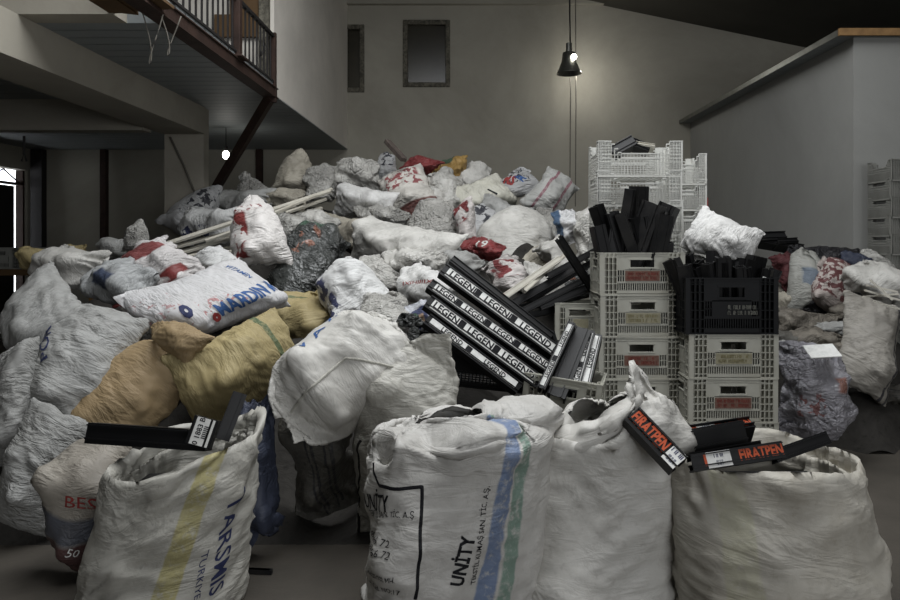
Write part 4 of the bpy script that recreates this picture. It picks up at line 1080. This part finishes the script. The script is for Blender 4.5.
# bags half hidden between the others
f4o = BAGS['f4'][0]
P_ = shape_bag(AR['cone'], 72 * .0056, 44 * .0056, 0, 20, 62, .8, False, 91, .006, .03, .03)
fl = bag_object('folded_top', P_, F_['tan'], at(172, 339, 3.9) - f4o.location); fl.parent = f4o
for k, (px, py, w, h, D, rl, ar, mt, nm, lab) in enumerate((
        (455, 200, 56, 50, 8.1, 20, 'p2', 'film_w', PB, 'pale crumpled bag half hidden between the white crumpled bag and the olive edged sack'),
        (500, 214, 64, 44, 7.3, 60, 'p1', 'grey', WS, 'grey sack half hidden above the large round sack below the crest'),
        (545, 226, 50, 44, 7.2, 30, 'p4', 'film', PB, 'grey bag half hidden between the pink striped sack and the blue sided bag'),
        (536, 262, 60, 50, 6.6, 50, 'p2', 'dirty', WS, 'dirty sack half hidden under the large round sack below the crest'),
        (480, 224, 46, 44, 7.2, 10, 'p4', 'darkp', PB, 'printed bag half hidden left of the large round sack below the crest'),
        (340, 232, 70, 40, 7.0, 75, 'p1', 'dirty', WS, 'dirty sack half hidden behind the left end of the long pale sack'),
        (378, 216, 60, 36, 7.2, 60, 'p2', 'film', PB, 'crumpled bag half hidden between the bright pillow sack and the long pale sack'),
        (372, 276, 60, 50, 5.6, 40, 'p4', 'film_w', PB, 'pale bag half hidden between the long pale sack and the navy printed sack'),
        (300, 318, 76, 64, 5.0, 30, 'p2', 'sand', WS, 'sand coloured sack half hidden between the dark shiny bag and the navy printed sack'),
        (290, 232, 64, 46, 6.3, 70, 'p4', 'film', PB, 'grey bag half hidden under the white strips beside the dark shiny bag'),
        (206, 226, 76, 42, 7.2, 80, 'p1', 'navyp', WS, 'sack with blue print half hidden above the left ends of the white strips'),
        (452, 262, 60, 44, 5.8, 60, 'p2', 'grey', WS, 'grey sack half hidden behind the bright red bag and the labelled profiles'),
        (548, 288, 70, 50, 5.8, 70, 'p1', 'white', WS, 'white sack half hidden under the dusty strips beside the crates'),
        (184, 300, 70, 60, 5.0, 30, 'p4', 'film', PB, 'grey bag half hidden behind the left end of the blue lettered sack'),
        (410, 262, 70, 44, 5.7, 70, 'p2', 'film_w', PB, 'white bag half hidden under the right end of the long pale sack'),
        (136, 340, 70, 60, 4.6, 50, 'p1', 'film', PB, 'grey bag half hidden between the creased letter sack and the tan sack'),
        (398, 196, 50, 50, 8.0, 0, 'p2', 'grey', WS, 'grey sack half hidden behind the red and white printed bag'),
        (226, 332, 60, 50, 4.75, 80, 'p2', 'dim', WS, 'dark sack half hidden in the gap between the blue lettered and sand coloured sacks'),
        (296, 402, 64, 60, 4.2, 20, 'p1', 'dim', WS, 'dark sack half hidden behind the big pale pillow sack'),
        (574, 282, 50, 40, 5.7, 20, 'p4', 'film_d', PB, 'dark bag half hidden among the strips beside the crates'))):
    B('h%d' % k, ar, px, py, w, h, D, rl, 30, mt, lab, nm)
o = MB().obox((0, 0, 0), Vector((1, 0, .06)).normalized(), Vector((0, 1, .5)).normalized(), Vector((0, -.5, 1)).normalized(), .10, .07, .003).build('paper_sheet', M['paper'])
o.location = at(822, 351, 4.6); tag(o, 'white printed paper lying on top of the shiny clear bag', 'paper')

# lettering on the heap bags
W_ = write_at
W_('e1', 'MARDIN M', 'ink_b', (218, 312), (272, 284), 15, .035)
W_('e1', 'VITAMIN', 'ink_b', (226, 266), (252, 277), 7, .01)
W_('e1', 'O', 'ink_n', (180, 311), (192, 311), 12, .12); W_('e1', 'o', 'ink_r', (213, 318), (220, 314), 14, .08)
W_('f2', 'PORT', 'ink_n', (44, 361), (50, 318), 10, .01)
W_('d4', '19', 'ink_w', (475, 243), (486, 244), 9, .02)
W_('c16', 'RS', 'ink_r', (503, 174), (515, 181), 12, .05); W_('c16', 'A', 'ink_b', (518, 180), (524, 174), 10, .03)
W_('f6', 'V A Z', 'ink_b', (292, 350), (334, 314), 9, .01)
W_('g2', 'BES', 'ink_r', (64, 503), (96, 506), 10, .0); W_('g2', '50', 'paper', (66, 556), (80, 554), 8, .0)
W_('e3', 'IXIHIIIIX', 'ink_r', (402, 284), (432, 282), 5, .0)
W_('c15', '-', 'ink_k', (487, 188), (499, 194), 9, .04)
W_('d8', 'IIXHIII', 'ink_k', (572, 246), (572, 264), 6, .0)
line_at('f6', [(290, 414), (346, 358), (398, 316)], .014, 'hem', 'stitched_seam', .009)
line_at('f4', [(172, 420), (182, 395), (184, 365)], .02, 'iron', 'laced_seam', .004)

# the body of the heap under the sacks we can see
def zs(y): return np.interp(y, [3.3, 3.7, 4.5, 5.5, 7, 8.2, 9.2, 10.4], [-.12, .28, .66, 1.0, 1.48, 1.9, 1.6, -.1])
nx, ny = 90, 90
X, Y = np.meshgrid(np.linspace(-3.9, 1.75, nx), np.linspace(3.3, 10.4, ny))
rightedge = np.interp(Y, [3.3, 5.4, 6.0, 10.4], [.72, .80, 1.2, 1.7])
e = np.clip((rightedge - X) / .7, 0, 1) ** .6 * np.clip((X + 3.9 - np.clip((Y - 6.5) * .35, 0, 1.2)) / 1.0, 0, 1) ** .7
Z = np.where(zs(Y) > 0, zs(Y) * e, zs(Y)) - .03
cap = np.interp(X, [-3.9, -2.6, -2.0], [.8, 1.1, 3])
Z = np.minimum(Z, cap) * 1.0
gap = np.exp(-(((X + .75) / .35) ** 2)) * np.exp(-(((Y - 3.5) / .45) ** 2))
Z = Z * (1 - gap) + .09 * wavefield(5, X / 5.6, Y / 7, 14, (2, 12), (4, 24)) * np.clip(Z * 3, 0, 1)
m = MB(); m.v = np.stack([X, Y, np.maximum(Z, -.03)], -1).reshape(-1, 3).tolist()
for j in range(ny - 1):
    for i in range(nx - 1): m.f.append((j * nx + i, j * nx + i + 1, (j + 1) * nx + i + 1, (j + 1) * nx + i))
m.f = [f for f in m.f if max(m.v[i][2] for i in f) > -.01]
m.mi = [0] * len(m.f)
tag(m.build('heap_body', M['mound'], smooth=True), 'filler body of the heap, coloured dark for the shade in the gaps between sacks', 'heap', kind='stuff')

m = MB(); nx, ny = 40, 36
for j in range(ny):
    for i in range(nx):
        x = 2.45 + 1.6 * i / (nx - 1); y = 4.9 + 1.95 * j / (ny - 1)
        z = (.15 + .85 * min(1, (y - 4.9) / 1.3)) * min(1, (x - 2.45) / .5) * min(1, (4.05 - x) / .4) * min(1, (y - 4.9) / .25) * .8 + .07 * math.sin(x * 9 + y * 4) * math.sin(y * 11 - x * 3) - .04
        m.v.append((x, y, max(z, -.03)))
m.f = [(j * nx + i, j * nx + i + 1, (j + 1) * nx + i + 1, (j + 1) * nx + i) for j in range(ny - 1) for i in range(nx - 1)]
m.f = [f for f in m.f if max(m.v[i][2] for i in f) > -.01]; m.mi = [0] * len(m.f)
tag(m.build('heap_body', M['mound'], smooth=True), 'low dark scrap under the bags at the right of the hall', 'heap', kind='stuff')

# ------------------------------------------------------------------ the five standing sacks in front
G = (0, 0, -.0008)
def stand(key, px, D, W, H, mat, label, rz=0, tw=0, lean=0, seed=9, nu=128, nv=97, amp=.016, zc=None, **kw):
    P = sim_bag(seed, W, H, nu, nv, 'stand', grav=G, **kw)
    if zc: P[..., 2] = np.where(P[..., 2] > zc[0], zc[0] + (P[..., 2] - zc[0]) * zc[1], P[..., 2])
    P = crumple(P, seed, .016, .28, 5)
    P = crease(P, seed, amp, 3, 10, .6)
    P[..., 2] = np.maximum(P[..., 2], .003)
    if rz or tw:
        an = rz + tw * P[..., 2]; c, s_ = np.cos(an), np.sin(an)
        P = np.stack([P[..., 0] * c - P[..., 1] * s_, P[..., 0] * s_ + P[..., 1] * c, P[..., 2]], -1)
    P = P.astype(F32); P[..., 0] += lean * P[..., 2]
    o = bag_object('woven_sack', P, F_[mat], (at(px, 0, D).x, D, 0), close=True)
    tag(o, label, 'sack'); BAGS[key] = (o, P)
    return o, P
uo, uP = stand('unity', 447, 2.88, 1.08, 1.24, 'unity', 'full white sack with black lettering and blue and green stripes', seed=9, tw=.25, rz=-.1, lean=.05, foot=(.34, .27), fill=.5, var=.08, kb=.02, lumps=14, ptop=.62,
    zc=(.70, .4), guides=[(.70, ring(.35, .28, .72, dz=lambda u: .03 * math.sin(u * 12)), .08), (.82, ring(.27, .21, .80, cx=-.02, dz=lambda u: .025 * math.sin(u * 19)), .1), (.93, ring(.12, .09, .80), .1), (1, ring(.04, .02, .77), .1)])
wo, wP = stand('white', 612, 3.02, .92, 1.26, 'plainw', 'full plain white sack with a pointed flap standing up', seed=31, foot=(.32, .25), fill=.5, var=.08, kb=.03, lumps=12, ptop=.62,
    guides=[(.66, ring(.29, .24, .74, dz=lambda u: .03 * math.sin(u * 9 + 1)), .12), (.78, ring(.24, .18, .79, dz=lambda u: -.03 * math.cos(2 * PI * u) + .07 * math.sin(2 * PI * u)), .3), (.90, ring(.12, .06, .82, cy=-.03, dz=lambda u: .05 * math.sin(2 * PI * u) + .16 * math.exp(-((u - .33) / .07) ** 2) + .02 * math.sin(u * 30)), .3), (1, ring(.05, .03, .72, cx=.0, cy=.0), .1)])
ro, rP = stand('right', 783, 2.9, 1.16, 1.10, 'rightw', 'wide open sack full of orange lettered black profiles', seed=15, lean=-.17, foot=(.39, .29), fill=.42, var=.05, kb=.06, lumps=10, ptop=.5,
    guides=[(.76, ring(.37, .27, .655, dz=lambda u: -.01 * math.sin(2 * PI * u) + .02 * math.cos(2 * PI * u) + .012 * math.sin(30 * u)), .4), (.88, ring(.335, .235, .56), .4), (1, ring(.32, .22, .44), .4)])
yo, yP = stand('yellow', 158, 2.95, .88, 1.10, 'yst', 'open white sack with a yellow stripe holding black profiles', seed=53, foot=(.28, .23), fill=.5, var=.07, kb=.03, lumps=8, rz=-.22, tw=.6, lean=.2, ptop=.55,
    guides=[(.76, ring(.28, .22, .665, dz=lambda u: .10 * math.cos(2 * PI * (u - .56)) + .02 * math.sin(25 * u)), .35), (.87, ring(.25, .19, .58, dz=lambda u: .09 * math.cos(2 * PI * (u - .56))), .35), (1, ring(.22, .16, .46), .3)])
bo, bP = B('back', 'tall', 405, 478, 104, 212, 3.42, 2, -4, 'backw', 'white sack with a dark seam leaning behind the sack with blue and green stripes', dep=.8, crump=.03, amp=.008)
W_('unity', 'UNİTY', 'ink_k', (366, 500), (387, 507), 12, .015); W_('unity', 'TEKSTİL SAN. TİC. A.Ş', 'ink_k', (370, 513), (414, 517), 5, .0)
W_('unity', '87666 72', 'ink_k', (368, 535), (391, 543), 5.5, .0); W_('unity', '87666 72', 'ink_k', (368, 546), (392, 555), 5.5, .0)
W_('unity', 'ORGANİZE OSB MH.', 'ink_k', (368, 570), (396, 580), 5, .0); W_('unity', 'Kuzey Cad. NO:17', 'ink_k', (367, 580), (402, 592), 5, .0)
W_('unity', 'UNİTY', 'ink_k', (458, 585), (469, 537), 14, .035); W_('unity', 'TEKSTİL KUMAŞ SAN. TİC. A.Ş.', 'ink_k', (474, 582), (488, 484), 5, .005)
line_at('unity', [(373, 462), (379, 486), (396, 489), (424, 488), (422, 530), (418, 560), (414, 598)], .013, 'ink_k', 'printed_frame')
line_at('back', [(362, 440), (352, 490), (343, 545), (336, 575)], .014, 'iron', 'dark_seam', .003)
W_('yellow', 'TARSMIS', 'ink_n', (240, 494), (216, 592), 16, .01)
W_('yellow', 'TURKIYE', 'ink_n', (208, 552), (197, 598), 6, .0)
# profiles in the yellow striped sack
p, q = at(86, 433, 2.95), at(206, 441, 2.95)
profile(p, q - p, (0, -1, .25), (q - p).length, .085, .09, lab='long black profile lying across the mouth of the yellow striped sack')
p = at(197, 446, 2.83); q = at(207, 418, 2.86)
profile(p, q - p, (.1, -1, .1), (q - p).length, .10, .05, lab='black profile end with a white barcode label in the yellow striped sack', sticker=lambda o, d, n, up, L, h: (lambda pp: [flat_text('label_lettering', s_, M['ink_k'], pp, d * (L * .5) + n * .0022 + up * h * zz, d, up, h * .3, .02) for s_, zz in (('0 1883 B', .12), ('IIIIIII', -.15))])(MB().obox(d * (L * .5) + n * .0012, d, up, n, L * .48, h * .38, .0008).build('paper_label', M['paper'], o)))
p, q = at(222, 440, 3.0), at(236, 404, 3.05)
profile(p, q - p, (.3, -1, .1), (q - p).length + .05, .06, .07, lab='short black profile leaning against the raised rim of the yellow striped sack')
tag(MB().box(-.2, .2, -.13, .13, .1, .48).build('packed_offcuts', M['blackpvc_d'], bevel=.02), 'dark packed offcuts filling the yellow striped sack below its mouth', 'offcuts').location = (yo.location.x + .1, yo.location.y, 0)
tag(MB().box(-.26, .26, -.15, .15, .1, .5).build('packed_offcuts', M['blackpvc_d'], bevel=.02), 'dark packed offcuts filling the wide open sack below its mouth', 'offcuts').location = (ro.location.x - .08, ro.location.y, 0)
# profiles in the right sack
FT = ['FIRATPEN']
for a, d0, b, d1, n, h, dp, lb, stk in (
        ((632, 413), 2.75, (680, 463), 2.62, (.1, -1, .6), .085, .06, 'black profile with orange lettering leaning out over the left rim of the wide sack', st_orange(FT, .02, .74, (.76, 1.0))),
        ((672, 434), 2.9, (752, 422), 3.0, (0, -.5, 1), .055, .12, 'black profile with dull orange band and white tags deep in the wide sack', st_orange(['FIRATPEN', 'FIRATPEN'], .0, 1, (.32, .55))),
        ((668, 446), 2.85, (746, 432), 2.95, (0, -1, .3), .10, .08, 'thick plain black profile lying in the middle of the wide sack', None),
        ((690, 458), 2.75, (762, 445), 2.85, (0, -1, .5), .04, .06, 'thin black profile lying in the middle of the wide sack', None),
        ((692, 463), 2.62, (784, 449), 2.66, (0, -1, .45), .062, .05, 'black profile with bright orange lettering along the front rim of the wide sack', st_orange(['RA', 'FIRATPEN'], .0, 1., (.16, .42))),
        ((775, 456), 2.7, (829, 437), 2.75, (0, -1, .5), .05, .05, 'plain black profile pointing to the right rim', None)):
    p, q = at(*a, d0), at(*b, d1)
    profile(p, q - p, n, (q - p).length, h, dp, lab=lb, sticker=stk)
# loose things
for k, (a, b, D) in enumerate((((864, 290), (900, 300), 5.1), (((866, 285)), (898, 292), 5.1), ((862, 297), (899, 294), 5.15), ((870, 280), (893, 300), 5.05), ((873, 301), (900, 309), 5.1))):
    p, q = at(*a, D), at(*b, D - .1)
    tag(MB().bar(p, q, .022, .012).build('thin_strip', M['whitepvc']), 'thin white strip lying loose on the sacks at the right edge', 'strip', 'thin white strips on the right sacks')
for k, (a, b) in enumerate((((232, 572), (272, 571)), ((228, 577), (270, 577)))):
    p, q = at(*a, 3.16), at(*b, 3.14); p.z = q.z = .012 + .0 * k
    tag(MB().bar(p, q, .02, .02).build('dark_strip', M['blackpvc_d']), ('dark strip on the floor beside the yellow striped sack, farther of two', 'dark strip on the floor beside the yellow striped sack, nearer of two')[k], 'strip')
# slabs on the far grey crates and boards by the partition
for k, (px, py, w, z) in enumerate(((776, 236, 54, 0), (758, 232, 24, .08))):
    pass
for k in range(5):
    crate((at(775, 240, 6.5).x + .05 * (k % 2), 6.7, k * .25), .03 * (-1) ** k, 'handle', 'crateg', None, (.56, .38, .25), 'dull grey crate in the stack carrying flat dark offcuts by the enclosure wall, ' + ('lowest', 'second', 'middle', 'fourth', 'topmost')[k] + ' one', 'grey crates by the enclosure wall')
for k, (a, b, h) in enumerate((((752, 238), (804, 247), .05), ((760, 236), (786, 235), .09), ((778, 241), (798, 240), .05))):
    p, q = at(*a, 6.55), at(*b, 6.6)
    profile(p, q - p, (0, -1, .6), (q - p).length, h, .12, 'blackpvc_d', ('long dark offcut drooping over the grey crates by the enclosure wall', 'flat dark offcut on top of the grey crates by the enclosure wall', 'short dark offcut end on the grey crates by the enclosure wall')[k])

# ------------------------------------------------------------------ light and camera
def area(name, loc, tgt, sx, sy, power, col=(1, 1, 1)):
    l = bpy.data.lights.new(name, 'AREA'); l.shape = 'RECTANGLE'; l.size = sx; l.size_y = sy; l.energy = power; l.color = col
    o = bpy.data.objects.new(name, l); C.objects.link(o); o.location = loc
    o.rotation_euler = (Vector(tgt) - Vector(loc)).to_track_quat('-Z', 'Y').to_euler()
    return o
area('roof_light', (.2, 3.9, 5.45), (.2, 4.3, 0), 4.2, 4.6, 360, (.96, .98, 1))
area('gate_daylight', (3.8, -5.4, 2.4), (-1.5, 6, 4.2), 4.5, 3.4, 240, (.95, .97, 1))
def point(name, loc, power, r=.04, col=(1, .98, .92)):
    l = bpy.data.lights.new(name, 'POINT'); l.energy = power; l.shadow_soft_size = r; l.color = col
    o = bpy.data.objects.new(name, l); C.objects.link(o); o.location = loc
point('lamp_light', tuple(at(578, 62, 11.2) + Vector((.1, .15, -.12))), 16)
point('bulb_light', tuple(at(228, 155, 9.6) + Vector((0, 0, -.1))), 2.5)
w = bpy.data.worlds.new('hall_air'); scene.world = w; w.use_nodes = True
w.node_tree.nodes['Background'].inputs[0].default_value = (.55, .6, .66, 1); w.node_tree.nodes['Background'].inputs[1].default_value = .05

cd = bpy.data.cameras.new('camera'); cam = bpy.data.objects.new('camera', cd); C.objects.link(cam)
cd.lens = 28; cd.sensor_width = 36; cd.sensor_fit = 'HORIZONTAL'
cd.shift_x = (450 - VX) / 900; cd.shift_y = (VY - 300) / 900
cd.clip_start = .05; cd.clip_end = 100
cam.location = (0, 0, EYE); cam.rotation_euler = (math.radians(90), 0, 0)
scene.camera = cam
vs = scene.view_settings
vs.view_transform = 'Standard'; vs.look = 'None'; vs.gamma = 1; vs.use_curve_mapping = False; vs.exposure = 0.05
